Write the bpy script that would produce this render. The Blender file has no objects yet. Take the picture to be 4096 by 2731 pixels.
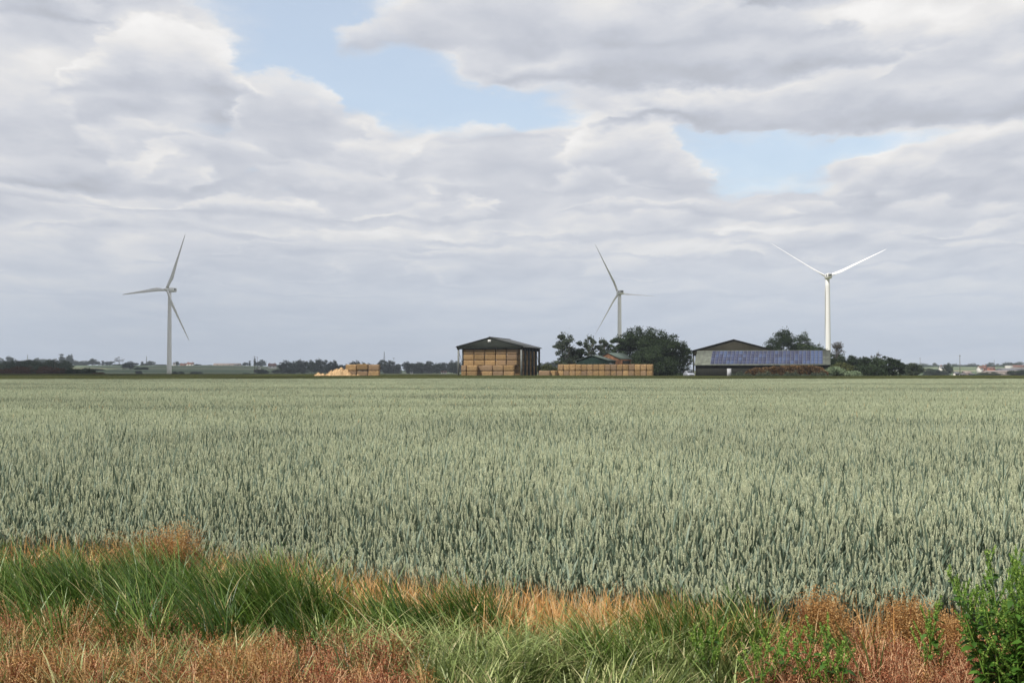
import bpy, math, random
import numpy as np
from mathutils import Vector, Matrix, Euler

R = math.radians
rng = np.random.default_rng(7)
random.seed(7)
scene = bpy.context.scene
COL = scene.collection

# ------------------------------------------------------------------ camera
F, CX, CY, HY, EYE = 5000.0, 2048.0, 1365.5, 1484.0, 1.8
PITCH = math.atan((HY - CY) / F)
cam_d = bpy.data.cameras.new("camera")
cam_d.sensor_width = 36.0
cam_d.lens = 36.0 * F / 4096.0
cam_d.clip_start = 0.1
cam_d.clip_end = 20000
cam = bpy.data.objects.new("camera", cam_d)
cam.location = (0, 0, EYE)
cam.rotation_euler = (R(90) + PITCH, 0, 0)
COL.objects.link(cam)
scene.camera = cam

# ------------------------------------------------------------------ light
SUN_AZ, SUN_EL = R(48), R(50)                      # behind the camera, to its left
S = Vector((-math.sin(SUN_AZ) * math.cos(SUN_EL), -math.cos(SUN_AZ) * math.cos(SUN_EL), math.sin(SUN_EL)))
sun_d = bpy.data.lights.new("sun", 'SUN')
sun_d.energy = 4.5
sun_d.angle = R(0.55)
sun_d.color = (1.0, 0.95, 0.88)
sun = bpy.data.objects.new("sun", sun_d)
sun.rotation_euler = (-S).to_track_quat('-Z', 'Y').to_euler()
COL.objects.link(sun)
scene.render.engine = 'CYCLES'
scene.view_settings.view_transform = 'Standard'
scene.view_settings.look = 'None'
scene.view_settings.exposure = 0.0
scene.view_settings.gamma = 1.0


class NT:
    """small helper that writes shader maths"""
    def __init__(s, tree):
        s.t = tree
    def _set(s, sock, v):
        if isinstance(v, bpy.types.NodeSocket):
            s.t.links.new(v, sock)
        elif v is not None:
            sock.default_value = v
    def node(s, typ, **kw):
        n = s.t.nodes.new(typ)
        for k, v in kw.items():
            setattr(n, k, v)
        return n
    def m(s, op, a, b=None, c=None, clamp=False):
        n = s.node('ShaderNodeMath', operation=op, use_clamp=clamp)
        for i, v in enumerate((a, b, c)):
            if v is not None:
                s._set(n.inputs[i], v)
        return n.outputs[0]
    def vm(s, op, a, b=None):
        n = s.node('ShaderNodeVectorMath', operation=op)
        s._set(n.inputs[0], a)
        if b is not None:
            s._set(n.inputs[1], b)
        return n.outputs['Value'] if op in ('LENGTH', 'DOT_PRODUCT', 'DISTANCE') else n.outputs[0]
    def comb(s, x, y, z=0.0):
        n = s.node('ShaderNodeCombineXYZ')
        for i, v in enumerate((x, y, z)):
            s._set(n.inputs[i], v)
        return n.outputs[0]
    def sep(s, v):
        n = s.node('ShaderNodeSeparateXYZ')
        s._set(n.inputs[0], v)
        return n.outputs
    def noise(s, vec, scale, detail=4, rough=0.5, dist=0.0, color=False, lac=2.0):
        n = s.node('ShaderNodeTexNoise')
        s._set(n.inputs['Vector'], vec)
        n.inputs['Scale'].default_value = scale
        n.inputs['Detail'].default_value = detail
        n.inputs['Roughness'].default_value = rough
        n.inputs['Distortion'].default_value = dist
        n.inputs['Lacunarity'].default_value = lac
        return n.outputs['Color'] if color else n.outputs['Fac']
    def smooth(s, v, a, b, lo=0.0, hi=1.0):
        n = s.node('ShaderNodeMapRange', interpolation_type='SMOOTHSTEP')
        s._set(n.inputs[0], v)
        for i, x in enumerate((a, b, lo, hi)):
            n.inputs[i + 1].default_value = x
        return n.outputs[0]
    def mix(s, f, a, b):
        n = s.node('ShaderNodeMix', data_type='RGBA')
        s._set(n.inputs[0], f)
        s._set(n.inputs[6], a if isinstance(a, bpy.types.NodeSocket) else (*a, 1.0))
        s._set(n.inputs[7], b if isinstance(b, bpy.types.NodeSocket) else (*b, 1.0))
        return n.outputs[2]
    def ramp(s, f, stops, interp='LINEAR'):
        n = s.node('ShaderNodeValToRGB')
        s._set(n.inputs[0], f)
        cr = n.color_ramp
        cr.interpolation = interp
        while len(cr.elements) < len(stops):
            cr.elements.new(0.5)
        for e, (p, c) in zip(cr.elements, stops):
            e.position = p
            e.color = (*c, 1.0)
        return n.outputs[0]


# ------------------------------------------------------------------ world: sky texture with a layer of cloud
world = bpy.data.worlds.new("World")
scene.world = world
world.use_nodes = True
world.cycles.sampling_method = 'MANUAL'
world.cycles.sample_map_resolution = 256
wt = world.node_tree
for n in list(wt.nodes):
    wt.nodes.remove(n)
w = NT(wt)
sky = w.node('ShaderNodeTexSky', sky_type='NISHITA', sun_disc=False)
sky.sun_elevation = SUN_EL
sky.sun_rotation = math.atan2(S.x, S.y)
sky.altitude = 0
sky.air_density = 1.0
sky.dust_density = 1.2
sky.ozone_density = 1.0
tc = w.node('ShaderNodeTexCoord').outputs['Generated']
dx, dy, dz = w.sep(tc)
hor = w.m('SQRT', w.m('ADD', w.m('MULTIPLY', dx, dx), w.m('MULTIPLY', dy, dy)))
U = w.m('ARCTAN2', dx, dy)
V = w.m('MAXIMUM', w.m('DIVIDE', dz, w.m('MAXIMUM', hor, 0.001)), 0.0)
UV0 = w.comb(U, V)
# cloud space: features shrink and flatten towards the horizon
c_ = w.m('ADD', V, 0.05)
Q = w.comb(w.m('MULTIPLY', w.m('DIVIDE', U, w.m('POWER', c_, 0.42)), 3.0), w.m('MULTIPLY', w.m('LOGARITHM', c_, math.e), 2.9))
wn = w.vm('SUBTRACT', w.noise(Q, 1.3, 8, 0.6, color=True), (0.5, 0.5, 0.5))
wamp = w.m('ADD', 0.35, w.m('MULTIPLY', V, 2.6))
wv_ = w.vm('MULTIPLY', wn, (0.13, 0.085, 0.0))
wsc = w.node('ShaderNodeVectorMath', operation='SCALE')
w._set(wsc.inputs[0], wv_); w._set(wsc.inputs['Scale'], wamp)
UV = w.vm('ADD', UV0, wsc.outputs[0])
def UVc(px, py):
    return ((px - CX) / F, (HY - py) / F)
def blob(px, py, rx, ry, soft=0.75, rot=0.0):
    """1 inside an ellipse of sky, 0 outside"""
    u, v = UVc(px, py)
    d = w.vm('SUBTRACT', UV, (u, v, 0))
    if rot:
        n = w.node('ShaderNodeVectorRotate', rotation_type='Z_AXIS')
        w._set(n.inputs['Vector'], d)
        n.inputs['Angle'].default_value = R(rot)
        d = n.outputs[0]
    d = w.vm('MULTIPLY', d, (F / rx, F / ry, 0))
    return w.smooth(w.vm('LENGTH', d), 1 + soft, max(0.0, 1 - soft))
def total(items):
    acc = None
    for amp, args in items:
        t = w.m('MULTIPLY', blob(*args), amp)
        acc = t if acc is None else w.m('ADD', acc, t)
    return acc
def puffs(vec, scale):
    """rounded heads of cloud"""
    acc = None
    for i, (k, amp) in enumerate(((1, 0.55), (2.1, 0.28), (4.3, 0.17))):
        n = w.noise(w.vm('ADD', vec, (i * 7.3, i * 3.1, 0)), scale * k, 0.0, 0.5)
        t = w.m('MULTIPLY', w.m('ABSOLUTE', w.m('SUBTRACT', w.m('MULTIPLY', n, 2.0), 1.0)), amp * 2.2)
        acc = t if acc is None else w.m('ADD', acc, t)
    return acc
Qw = w.vm('ADD', Q, w.vm('MULTIPLY', wn, (0.35, 0.35, 0.0)))
LQ = (-0.16, 0.34, 0)
n_big = w.noise(Qw, 0.62, 9, 0.5)
n_off = w.noise(w.vm('ADD', Qw, LQ), 0.62, 7, 0.45)
p1 = puffs(Qw, 1.15)
p2 = puffs(w.vm('ADD', Qw, (-0.08, 0.16, 0)), 1.15)
n_det = w.noise(Q, 3.2, 9, 0.66)
n_wisp = w.noise(w.vm('ADD', Qw, w.vm('MULTIPLY', wn, (1.2, 1.2, 0))), 2.0, 8, 0.66)
holes = total([
    (1.0, (1180, 60, 330, 230, 0.6)), (1.0, (1560, 300, 430, 150, 0.6, 22)), (0.85, (1950, 450, 330, 80, 0.7, 8)),
    (0.40, (1350, 330, 350, 170, 0.6)), (0.72, (3080, 590, 430, 70, 0.6)), (0.55, (3000, 690, 260, 70, 0.7)),
    (0.40, (3600, 110, 330, 110, 0.8)), (0.45, (3620, 590, 330, 50, 0.8)), (0.32, (300, 380, 200, 90, 0.9)),
    (0.40, (2300, 350, 240, 60, 0.8)), (0.25, (700, 560, 240, 60, 0.9)), (0.3, (2330, 740, 170, 50, 0.8)),
])
solid = total([
    (0.50, (2900, 170, 1300, 200, 0.5)), (0.5, (3200, 420, 900, 110, 0.5)), (0.30, (700, 330, 420, 260, 0.6)),
    (0.3, (1250, 480, 260, 190, 0.5)), (0.3, (2450, 640, 320, 150, 0.5)), (0.25, (200, 100, 450, 120, 0.6)),
])
cov = w.m('ADD', n_big, w.m('SUBTRACT', w.m('ADD', solid, 0.36), holes))
cov = w.m('ADD', cov, w.m('MULTIPLY', w.m('SUBTRACT', n_det, 0.5), 0.55))
cov = w.m('ADD', cov, w.m('MULTIPLY', w.m('SUBTRACT', p1, 0.40), 0.45))
cov = w.m('ADD', cov, w.smooth(V, 0.16, 0.06, 0.0, 0.35))
edge = cov
cov = w.smooth(cov, 0.20, 0.80)
cov = w.m('ADD', cov, w.smooth(V, 0.26, 0.13, 0.0, 0.22), clamp=True)
cov = w.m('MAXIMUM', cov, w.smooth(w.m('ADD', w.m('MULTIPLY', n_wisp, 0.7), w.m('MULTIPLY', edge, 0.35)), 0.30, 0.75, 0.06, 0.62))
# light and dark masses of cloud
light = total([
    (0.26, (700, 240, 260, 130, 0.7)), (0.26, (430, 640, 280, 60, 0.8)), (0.22, (1180, 330, 180, 100, 0.7)),
    (0.30, (2500, 495, 330, 40, 0.8)), (0.34, (2950, 410, 560, 50, 0.7)), (0.30, (3500, 120, 260, 90, 0.8)),
    (0.35, (3150, 735, 220, 22, 0.8)), (0.26, (1500, 640, 330, 60, 0.9)), (0.2, (1700, 190, 300, 60, 0.9)),
    (0.2, (260, 380, 160, 90, 0.9)), (0.25, (3750, 620, 420, 50, 0.8)), (0.26, (280, 850, 250, 35, 0.9)),
    (0.2, (1500, 950, 500, 30, 0.9)), (0.15, (2300, 1020, 500, 30, 0.9)),
])
dark = total([
    (0.36, (2700, 290, 620, 45, 0.8)), (0.26, (2300, 170, 900, 60, 0.9)), (0.32, (3300, 508, 800, 26, 0.8)),
    (0.3, (160, 90, 350, 50, 0.9)), (0.25, (3100, 30, 500, 40, 0.9)), (0.3, (620, 385, 420, 35, 0.9)),
    (0.3, (420, 750, 420, 32, 0.9)), (0.28, (1020, 520, 330, 110, 0.8)), (0.28, (2600, 640, 330, 70, 0.9)),
    (0.2, (120, 560, 320, 110, 0.9)), (0.28, (3800, 310, 420, 70, 0.9)), (0.2, (1750, 800, 600, 60, 0.9)),
    (0.22, (3700, 780, 500, 60, 0.9)),
])
relief = w.m('ADD', w.m('MULTIPLY', w.m('SUBTRACT', n_big, n_off), 1.3),
             w.m('MULTIPLY', w.m('SUBTRACT', p1, p2), 0.62))
relief = w.m('ADD', relief, w.m('MULTIPLY', w.m('SUBTRACT', n_det, 0.5), 0.22))
relief = w.m('MULTIPLY', relief, w.smooth(V, 0.02, 0.18, 0.36, 1.0))
thin = w.smooth(edge, 0.95, 0.5, 0.0, 0.22)
shade = w.m('ADD', w.m('ADD', 0.50, relief), w.m('SUBTRACT', light, dark))
shade = w.m('ADD', w.m('ADD', shade, thin), w.m('MULTIPLY', w.m('SUBTRACT', w.noise(Q, 0.4, 3, 0.5), 0.5), 0.4))
ccol = w.ramp(shade, [(0.0, (0.42, 0.445, 0.50)), (0.32, (0.53, 0.55, 0.615)), (0.60, (0.68, 0.685, 0.725)), (0.85, (0.82, 0.81, 0.81)), (1.0, (0.90, 0.89, 0.88))])
# heaped clouds, far rows first: each has a flat grey base and a bright rounded top
fl = w.m('ADD', w.m('MULTIPLY', w.m('SUBTRACT', p1, 0.40), 0.75), w.m('MULTIPLY', w.m('SUBTRACT', n_det, 0.5), 1.0))
fl = w.m('ADD', fl, w.m('MULTIPLY', w.m('SUBTRACT', n_wisp, 0.5), 0.85))
us, vs, _ = w.sep(UV)
acc_s = w.m('ADD', w.m('MULTIPLY', shade, 0.75), 0.16)
acc_c = cov
def over(mask, sh):
    global acc_s, acc_c
    inv = w.m('SUBTRACT', 1.0, mask)
    acc_s = w.m('ADD', w.m('MULTIPLY', acc_s, inv), w.m('MULTIPLY', sh, mask))
    acc_c = w.m('MAXIMUM', acc_c, mask)
def heaped(y, top, lo, hi, base_soft, opac, soft=0.20):
    """y: height in units of the cloud's height, top: its outline there"""
    d = w.m('ADD', w.m('SUBTRACT', top, y), w.m('MULTIPLY', fl, 0.55))
    mask = w.m('MULTIPLY', w.smooth(d, -0.04, soft), w.smooth(w.m('ADD', y, w.m('MULTIPLY', fl, 0.25)), -base_soft, base_soft * 0.6))
    sh = w.m('ADD', w.smooth(w.m('DIVIDE', y, w.m('MAXIMUM', top, 0.15)), -0.1, 0.95, lo, hi), w.m('MULTIPLY', relief, 0.40))
    over(w.m('MULTIPLY', mask, opac), sh)
def row(base, H, f, seed, lo=0.28, hi=0.66, opac=0.8, bias=0.0):
    n = w.noise(w.comb(w.m('MULTIPLY', us, f), seed * 3.7, 0.0), 1.0, 2.0, 0.5)
    n2 = w.noise(w.comb(w.m('MULTIPLY', us, f * 0.4), seed * 9.1, 0.0), 1.0, 1.0, 0.5)
    top = w.smooth(n, 0.38 - bias, 0.66, -0.25, 1.0)
    vb = (HY - base) / F
    y = w.m('DIVIDE', w.m('ADD', w.m('SUBTRACT', vs, vb), w.m('MULTIPLY', w.m('SUBTRACT', n2, 0.5), H / F * 0.9)), H / F)
    heaped(y, top, lo, hi, 0.22, opac)
def cumulus(cx, base, rx, H, lo=0.25, hi=0.85, opac=0.95, skew=0.0, soft=0.20):
    u0, vb = UVc(cx, base)
    x = w.m('DIVIDE', w.m('SUBTRACT', us, u0), rx / F)
    y = w.m('DIVIDE', w.m('SUBTRACT', vs, vb), H / F)
    top = w.m('SUBTRACT', 1.0, w.m('POWER', w.m('ABSOLUTE', w.m('ADD', x, w.m('MULTIPLY', y, skew))), 2.2))
    heaped(y, top, lo, hi, 0.18, opac, soft)
for args in [(1330, 40, 14, 1, 0.42, 0.56, 0.35), (1265, 50, 12, 2, 0.40, 0.58, 0.45), (1195, 55, 9, 3, 0.37, 0.64, 0.6), (1125, 65, 8, 4, 0.35, 0.68, 0.7), (1045, 80, 7, 5, 0.33, 0.72, 0.75, 0.03),
             (960, 85, 7, 6, 0.30, 0.76, 0.8, 0.04), (870, 100, 6.6, 7, 0.28, 0.78, 0.82, 0.05), (780, 115, 5.8, 8, 0.28, 0.82, 0.82, 0.02)]:
    row(*args)
for args in [(700, 470 + 260, 330, 150, 0.34, 0.70, 0.8), (2150, 800, 330, 140, 0.32, 0.66, 0.8), (3850, 830, 420, 260, 0.34, 0.72, 0.85), (3050, 860, 360, 120, 0.36, 0.70, 0.8),
             (2480, 745, 380, 270, 0.24, 0.86, 0.95), (1950, 735, 360, 250, 0.28, 0.62, 0.9), (1180, 690, 420, 330, 0.26, 0.74, 0.9), (330, 770, 560, 200, 0.22, 0.82, 0.92),
             (130, 640, 340, 320, 0.26, 0.66, 0.9), (1230, 560, 290, 310, 0.26, 0.70, 0.93, 0.3), (690, 410, 390, 300, 0.30, 0.92, 0.97), (140, 150, 420, 180, 0.16, 0.6, 0.9),
             (3500, 525, 1150, 260, 0.14, 0.84, 0.96), (2750, 330, 900, 240, 0.14, 0.66, 0.93), (3800, 380, 380, 230, 0.26, 0.66, 0.85), (2300, 180, 1050, 300, 0.20, 0.60, 0.93)]:
    cumulus(*args)
for args in [(600, 960, 330, 75, 0.34, 0.72, 0.8), (1420, 1000, 380, 75, 0.34, 0.72, 0.8), (2550, 965, 380, 80, 0.34, 0.72, 0.8), (3330, 1000, 380, 75, 0.34, 0.72, 0.8),
             (1080, 860, 330, 95, 0.30, 0.78, 0.85), (1820, 880, 300, 90, 0.32, 0.74, 0.85), (2900, 870, 330, 85, 0.32, 0.76, 0.85), (3750, 900, 360, 95, 0.32, 0.74, 0.85),
             (540, 640, 250, 95, 0.30, 0.86, 0.9), (880, 700, 250, 120, 0.28, 0.80, 0.9), (1520, 690, 270, 130, 0.28, 0.80, 0.9), (1960, 600, 230, 110, 0.30, 0.78, 0.9),
             (3200, 790, 240, 70, 0.40, 0.92, 0.85), (3560, 760, 300, 120, 0.28, 0.78, 0.9), (3960, 700, 280, 140, 0.28, 0.80, 0.9), (230, 860, 300, 100, 0.30, 0.78, 0.85), (2350, 790, 260, 90, 0.28, 0.76, 0.85)]:
    cumulus(*args[:6], args[6] * 0.78, 0.0, 0.42)
cov = acc_c
shade = w.m('ADD', acc_s, w.m('ADD', w.m('MULTIPLY', w.m('SUBTRACT', n_det, 0.5), 0.24), w.m('MULTIPLY', w.m('SUBTRACT', n_wisp, 0.5), 0.30)))
ccol = w.ramp(shade, [(0.08, (0.475, 0.495, 0.545)), (0.30, (0.57, 0.595, 0.66)), (0.52, (0.69, 0.705, 0.75)), (0.74, (0.83, 0.82, 0.815)), (0.95, (0.95, 0.935, 0.92))])
# near the horizon many cloud rows merge with the air
ccol = w.mix(w.m('MULTIPLY', w.smooth(V, 0.14, 0.0), 0.70), ccol, (0.515, 0.605, 0.73))
bg1 = w.node('ShaderNodeBackground')
skc = w.vm('ADD', w.vm('MULTIPLY', sky.outputs[0], (0.66, 0.78, 0.84)), (3.4, 3.5, 3.6))
wt.links.new(skc, bg1.inputs[0])
bg1.inputs[1].default_value = 0.11
bg2 = w.node('ShaderNodeBackground')
wt.links.new(ccol, bg2.inputs[0])
bg2.inputs[1].default_value = 1.0
mixs = w.node('ShaderNodeMixShader')
wt.links.new(w.m('MULTIPLY', cov, 0.985), mixs.inputs[0])
wt.links.new(bg1.outputs[0], mixs.inputs[1])
wt.links.new(bg2.outputs[0], mixs.inputs[2])
wo = w.node('ShaderNodeOutputWorld')
wt.links.new(mixs.outputs[0], wo.inputs[0])


# ------------------------------------------------------------------ helpers
def ray(px, py):
    xc, yc = (px - CX) / F, -(py - CY) / F
    return (xc, math.cos(PITCH) - yc * math.sin(PITCH), math.sin(PITCH) + yc * math.cos(PITCH))
def at(px, py, Y):
    r = ray(px, py)
    t = Y / r[1]
    return Vector((r[0] * t, Y, EYE + r[2] * t))
def sstep(a, b, x):
    t = np.clip((np.asarray(x, float) - a) / (b - a), 0, 1)
    return t * t * (3 - 2 * t)
def gz(X, Y):
    """height of the land"""
    X = np.asarray(X, float); Y = np.asarray(Y, float)
    a = X / np.maximum(Y, 1.0)
    z = 0.5 * sstep(165, 255, Y) - 1.1 * sstep(360, 800, Y)
    z = z - 3.2 * sstep(360, 800, Y) * sstep(0.24, 0.33, a)
    z = z + 13.5 * sstep(1150, 2500, Y) * sstep(-0.10, -0.24, a)
    z = z + 4.0 * sstep(1500, 2600, Y) * sstep(-0.26, -0.1, a) * sstep(0.25, 0.1, a)
    z = z + 16.0 * sstep(1000, 2300, Y) * sstep(0.28, 0.34, a)
    return z
def ground(px, Y):
    X = (px - CX) / F * Y
    return Vector((X, Y, float(gz(X, Y))))
def px2g(px, py, z=0.0):
    """points on the near ground plane under picture positions"""
    px = np.asarray(px, float); py = np.asarray(py, float)
    xc, yc = (px - CX) / F, -(py - CY) / F
    ry = math.cos(PITCH) - yc * math.sin(PITCH); rz = math.sin(PITCH) + yc * math.cos(PITCH)
    t = (z - EYE) / rz
    return np.stack([xc * t, ry * t, np.full_like(t, z)], 1)


class MB:
    def __init__(s):
        s.v = []; s.q = []; s.t = []; s.tn = []; s.n = 0
    def add(s, v, q=None, t=None, tone=0.5):
        v = np.asarray(v, float).reshape(-1, 3)
        if q is not None and len(q): s.q.append(np.asarray(q, int) + s.n)
        if t is not None and len(t): s.t.append(np.asarray(t, int) + s.n)
        s.v.append(v)
        s.tn.append(np.broadcast_to(np.asarray(tone, float), (len(v),)) if np.ndim(tone) == 0 else np.asarray(tone, float))
        s.n += len(v)
        return s
    def box(s, x0, x1, y0, y1, z0, z1, tone=0.5):
        v = [(x0, y0, z0), (x1, y0, z0), (x1, y1, z0), (x0, y1, z0), (x0, y0, z1), (x1, y0, z1), (x1, y1, z1), (x0, y1, z1)]
        return s.add(v, [(0, 3, 2, 1), (4, 5, 6, 7), (0, 1, 5, 4), (1, 2, 6, 5), (2, 3, 7, 6), (3, 0, 4, 7)], tone=tone)
    def prism(s, pts, off, tone=0.5):
        """extrude a planar polygon (3-D points) by an offset vector"""
        n = len(pts)
        p = np.asarray(pts, float); o = np.asarray(off, float)
        v = np.vstack([p, p + o])
        q = [(i, (i + 1) % n, n + (i + 1) % n, n + i) for i in range(n)]
        t = [(0, i + 1, i) for i in range(1, n - 1)] + [(n, n + i, n + i + 1) for i in range(1, n - 1)]
        return s.add(v, q, t, tone)
    def tube(s, pts, rad, k=8, cap=True, tone=0.5):
        P = [Vector(p) for p in pts]; n = len(P)
        rad = list(rad) if hasattr(rad, '__len__') else [rad] * n
        V = []
        for i, p in enumerate(P):
            d = (P[min(i + 1, n - 1)] - P[max(i - 1, 0)]).normalized()
            a = d.orthogonal().normalized() if i == 0 else (a - d * a.dot(d)).normalized()
            b = d.cross(a)
            for j in range(k):
                an = 2 * math.pi * j / k
                V.append(p + (a * math.cos(an) + b * math.sin(an)) * rad[i])
        q = [(i * k + j, i * k + (j + 1) % k, (i + 1) * k + (j + 1) % k, (i + 1) * k + j) for i in range(n - 1) for j in range(k)]
        t = []
        if cap:
            t = [(0, j + 1, j) for j in range(1, k - 1)] + [((n - 1) * k, (n - 1) * k + j, (n - 1) * k + j + 1) for j in range(1, k - 1)]
        return s.add([tuple(x) for x in V], q, t, tone)
    def arrays(s):
        return np.vstack(s.v), (np.vstack(s.q) if s.q else np.zeros((0, 4), int)), (np.vstack(s.t) if s.t else np.zeros((0, 3), int)), np.concatenate(s.tn)
    def mesh(s, name, mat, smooth=False):
        v, q, t, tn = s.arrays()
        me = bpy.data.meshes.new(name)
        me.vertices.add(len(v)); me.vertices.foreach_set('co', v.astype(np.float32).ravel())
        me.loops.add(len(q) * 4 + len(t) * 3)
        me.loops.foreach_set('vertex_index', np.concatenate([q.ravel(), t.ravel()]).astype(np.int32))
        me.polygons.add(len(q) + len(t))
        ls = np.concatenate([np.arange(len(q)) * 4, len(q) * 4 + np.arange(len(t)) * 3]).astype(np.int32)
        me.polygons.foreach_set('loop_start', ls)
        me.polygons.foreach_set('loop_total', np.concatenate([np.full(len(q), 4), np.full(len(t), 3)]).astype(np.int32))
        if smooth:
            me.polygons.foreach_set('use_smooth', np.ones(len(q) + len(t), bool))
        at_ = me.attributes.new('tone', 'FLOAT', 'POINT')
        at_.data.foreach_set('value', tn.astype(np.float32))
        me.update(calc_edges=True)
        me.validate()
        me.materials.append(mat)
        return me
    def build(s, name, mat, parent=None, smooth=False):
        return obj(name, s.mesh(name, mat, smooth), parent)

def obj(name, me, parent=None):
    o = bpy.data.objects.new(name, me)
    COL.objects.link(o)
    if parent: o.parent = parent
    return o
def tag(o, label=None, cat=None, group=None, kind=None):
    for k, v in (('label', label), ('category', cat), ('group', group), ('kind', kind)):
        if v: o[k] = v
    return o
def thing(name, label, cat, loc=(0, 0, 0), rz=0.0, group=None):
    o = bpy.data.objects.new(name, None)
    o.empty_display_size = 0.2
    COL.objects.link(o)
    o.location = loc; o.rotation_euler = (0, 0, rz)
    return tag(o, label, cat, group)
def dup(root, loc, rz=0.0, label=None, scale=None):
    r = root.copy(); COL.objects.link(r)
    r.location = loc; r.rotation_euler = (0, 0, rz)
    if scale: r.scale = scale
    if label: r['label'] = label
    for ch in list(root.children):
        c = ch.copy(); COL.objects.link(c); c.parent = r
        for g in list(ch.children):
            d = g.copy(); COL.objects.link(d); d.parent = c
    return r

# ------------------------------------------------------------------ materials
def mat(name, color=None, rough=0.8, spec=0.3, var=0.0, scale=3.0, fn=None, metallic=0.0, bump=0.0, bscale=20.0, trans=0.0, stretch=None):
    m = bpy.data.materials.new(name)
    m.use_nodes = True
    t = m.node_tree
    b = t.nodes['Principled BSDF']
    b.inputs['Roughness'].default_value = rough
    b.inputs['Specular IOR Level'].default_value = spec
    b.inputs['Metallic'].default_value = metallic
    n = NT(t)
    if fn:
        c = fn(n)
    else:
        co = n.node('ShaderNodeTexCoord').outputs['Object']
        if stretch: co = n.vm('MULTIPLY', co, stretch)
        f = n.noise(co, scale, 5, 0.6)
        a = tuple(x * (1 - var) for x in color); d = tuple(min(1, x * (1 + var)) for x in color)
        c = n.ramp(f, [(0.3, a), (0.7, d)])
    t.links.new(c, b.inputs['Base Color'])
    if bump:
        bn = n.node('ShaderNodeBump')
        bn.inputs['Strength'].default_value = bump
        bn.inputs['Distance'].default_value = 0.05
        co = n.node('ShaderNodeTexCoord').outputs['Object']
        t.links.new(n.noise(co, bscale, 4, 0.6), bn.inputs['Height'])
        t.links.new(bn.outputs[0], b.inputs['Normal'])
    if trans:
        tr = n.node('ShaderNodeBsdfTranslucent')
        t.links.new(c, tr.inputs[0])
        mx = n.node('ShaderNodeMixShader')
        mx.inputs[0].default_value = trans
        t.links.new(b.outputs[0], mx.inputs[1]); t.links.new(tr.outputs[0], mx.inputs[2])
        t.links.new(mx.outputs[0], t.nodes['Material Output'].inputs[0])
    return m
def tone_ramp(stops, world_scale=None, world_amt=0.0, hue=None):
    def fn(n):
        a = n.node('ShaderNodeAttribute', attribute_name='tone').outputs['Fac']
        c = n.ramp(a, stops)
        if world_scale:
            p = n.node('ShaderNodeNewGeometry').outputs['Position']
            f = n.noise(n.vm('MULTIPLY', p, (1, 1, 0)), world_scale, 4, 0.6)
            f = n.smooth(f, 0.35, 0.65, 1 - world_amt, 1 + world_amt)
            c = n.vm('SCALE', c); c.node.inputs['Scale'].default_value = 1.0
            n.t.links.new(f, c.node.inputs['Scale'])
        return c
    return fn

M = {}
def straw_fn(n):
    co = n.node('ShaderNodeTexCoord').outputs['Object']
    r_ = n.node('ShaderNodeObjectInfo').outputs['Random']
    co = n.vm('ADD', co, n.comb(n.m('MULTIPLY', r_, 37.0), n.m('MULTIPLY', r_, 11.0), 0.0))
    f = n.noise(n.vm('MULTIPLY', co, (1, 1, 3.0)), 4.0, 7, 0.75)
    c = n.ramp(f, [(0.32, (0.13, 0.078, 0.036)), (0.48, (0.285, 0.182, 0.086)), (0.66, (0.43, 0.30, 0.15))])
    c = n.vm('SCALE', c); c.node.inputs['Scale'].default_value = 1
    n.t.links.new(n.m('ADD', 0.72, n.m('MULTIPLY', n.m('FRACT', n.m('MULTIPLY', r_, 17.3)), 0.5)), c.node.inputs['Scale'])
    grey = n.smooth(n.m('ADD', n.m('MULTIPLY', r_, 0.7), n.m('MULTIPLY', n.noise(co, 0.7, 3, 0.5), 0.6)), 0.62, 0.88, 0.0, 0.85)
    return n.mix(grey, c, n.mix(0.6, c, (0.17, 0.125, 0.10)))
M['bale'] = mat('straw_bale_face', rough=0.95, spec=0.1, fn=straw_fn, bump=0.7, bscale=9.0)
M['loose_straw'] = mat('loose_straw', rough=0.95, spec=0.1, var=0.25, color=(0.56, 0.39, 0.215), scale=2.5, bump=0.8, bscale=6)
M['turbine'] = mat('turbine_paint', (0.74, 0.74, 0.73), 0.5, 0.35, 0.03, 0.2)
M['vent'] = mat('turbine_vent', (0.10, 0.11, 0.11), 0.7, 0.3, 0.2, 1)
def clad(c0, rib=1.0, axis=0, v=0.12):
    def fn(n):
        co = n.node('ShaderNodeTexCoord').outputs['Object']
        x = n.sep(co)[axis]
        rbs = n.m('ABSOLUTE', n.m('SINE', n.m('MULTIPLY', x, math.pi / rib)))
        rbs = n.smooth(rbs, 0.0, 0.35, 0.78, 1.0)
        st = n.noise(n.vm('MULTIPLY', co, (1.0, 1.0, 0.25)), 0.9, 5, 0.65)
        st = n.smooth(st, 0.3, 0.7, 1 - v, 1 + v)
        c = n.node('ShaderNodeVectorMath', operation='SCALE')
        c.inputs[0].default_value = c0
        n.t.links.new(n.m('MULTIPLY', rbs, st), c.inputs['Scale'])
        return c.outputs[0]
    return fn
M['dark_green_sheet'] = mat('dark_green_sheet', rough=0.8, spec=0.06, fn=clad((0.026, 0.030, 0.024), 0.5))
M['barn_roof'] = mat('barn_roof_sheet', rough=0.5, spec=0.35, fn=clad((0.050, 0.055, 0.052), 0.5, 1))
M['steel_post'] = mat('galvanised_steel', (0.17, 0.18, 0.17), 0.5, 0.4, 0.15, 1.0)
M['dark_post'] = mat('dark_steel', (0.035, 0.04, 0.038), 0.6, 0.3, 0.2, 1.0)  # inner posts and rafters: their shade is put into this darker steel; also trim
M['sign'] = mat('white_sign_face', (0.75, 0.75, 0.73), 0.6, 0.3, 0.03, 2)
M['ink'] = mat('sign_lettering', (0.12, 0.12, 0.13), 0.6, 0.3, 0.05, 2)
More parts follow.
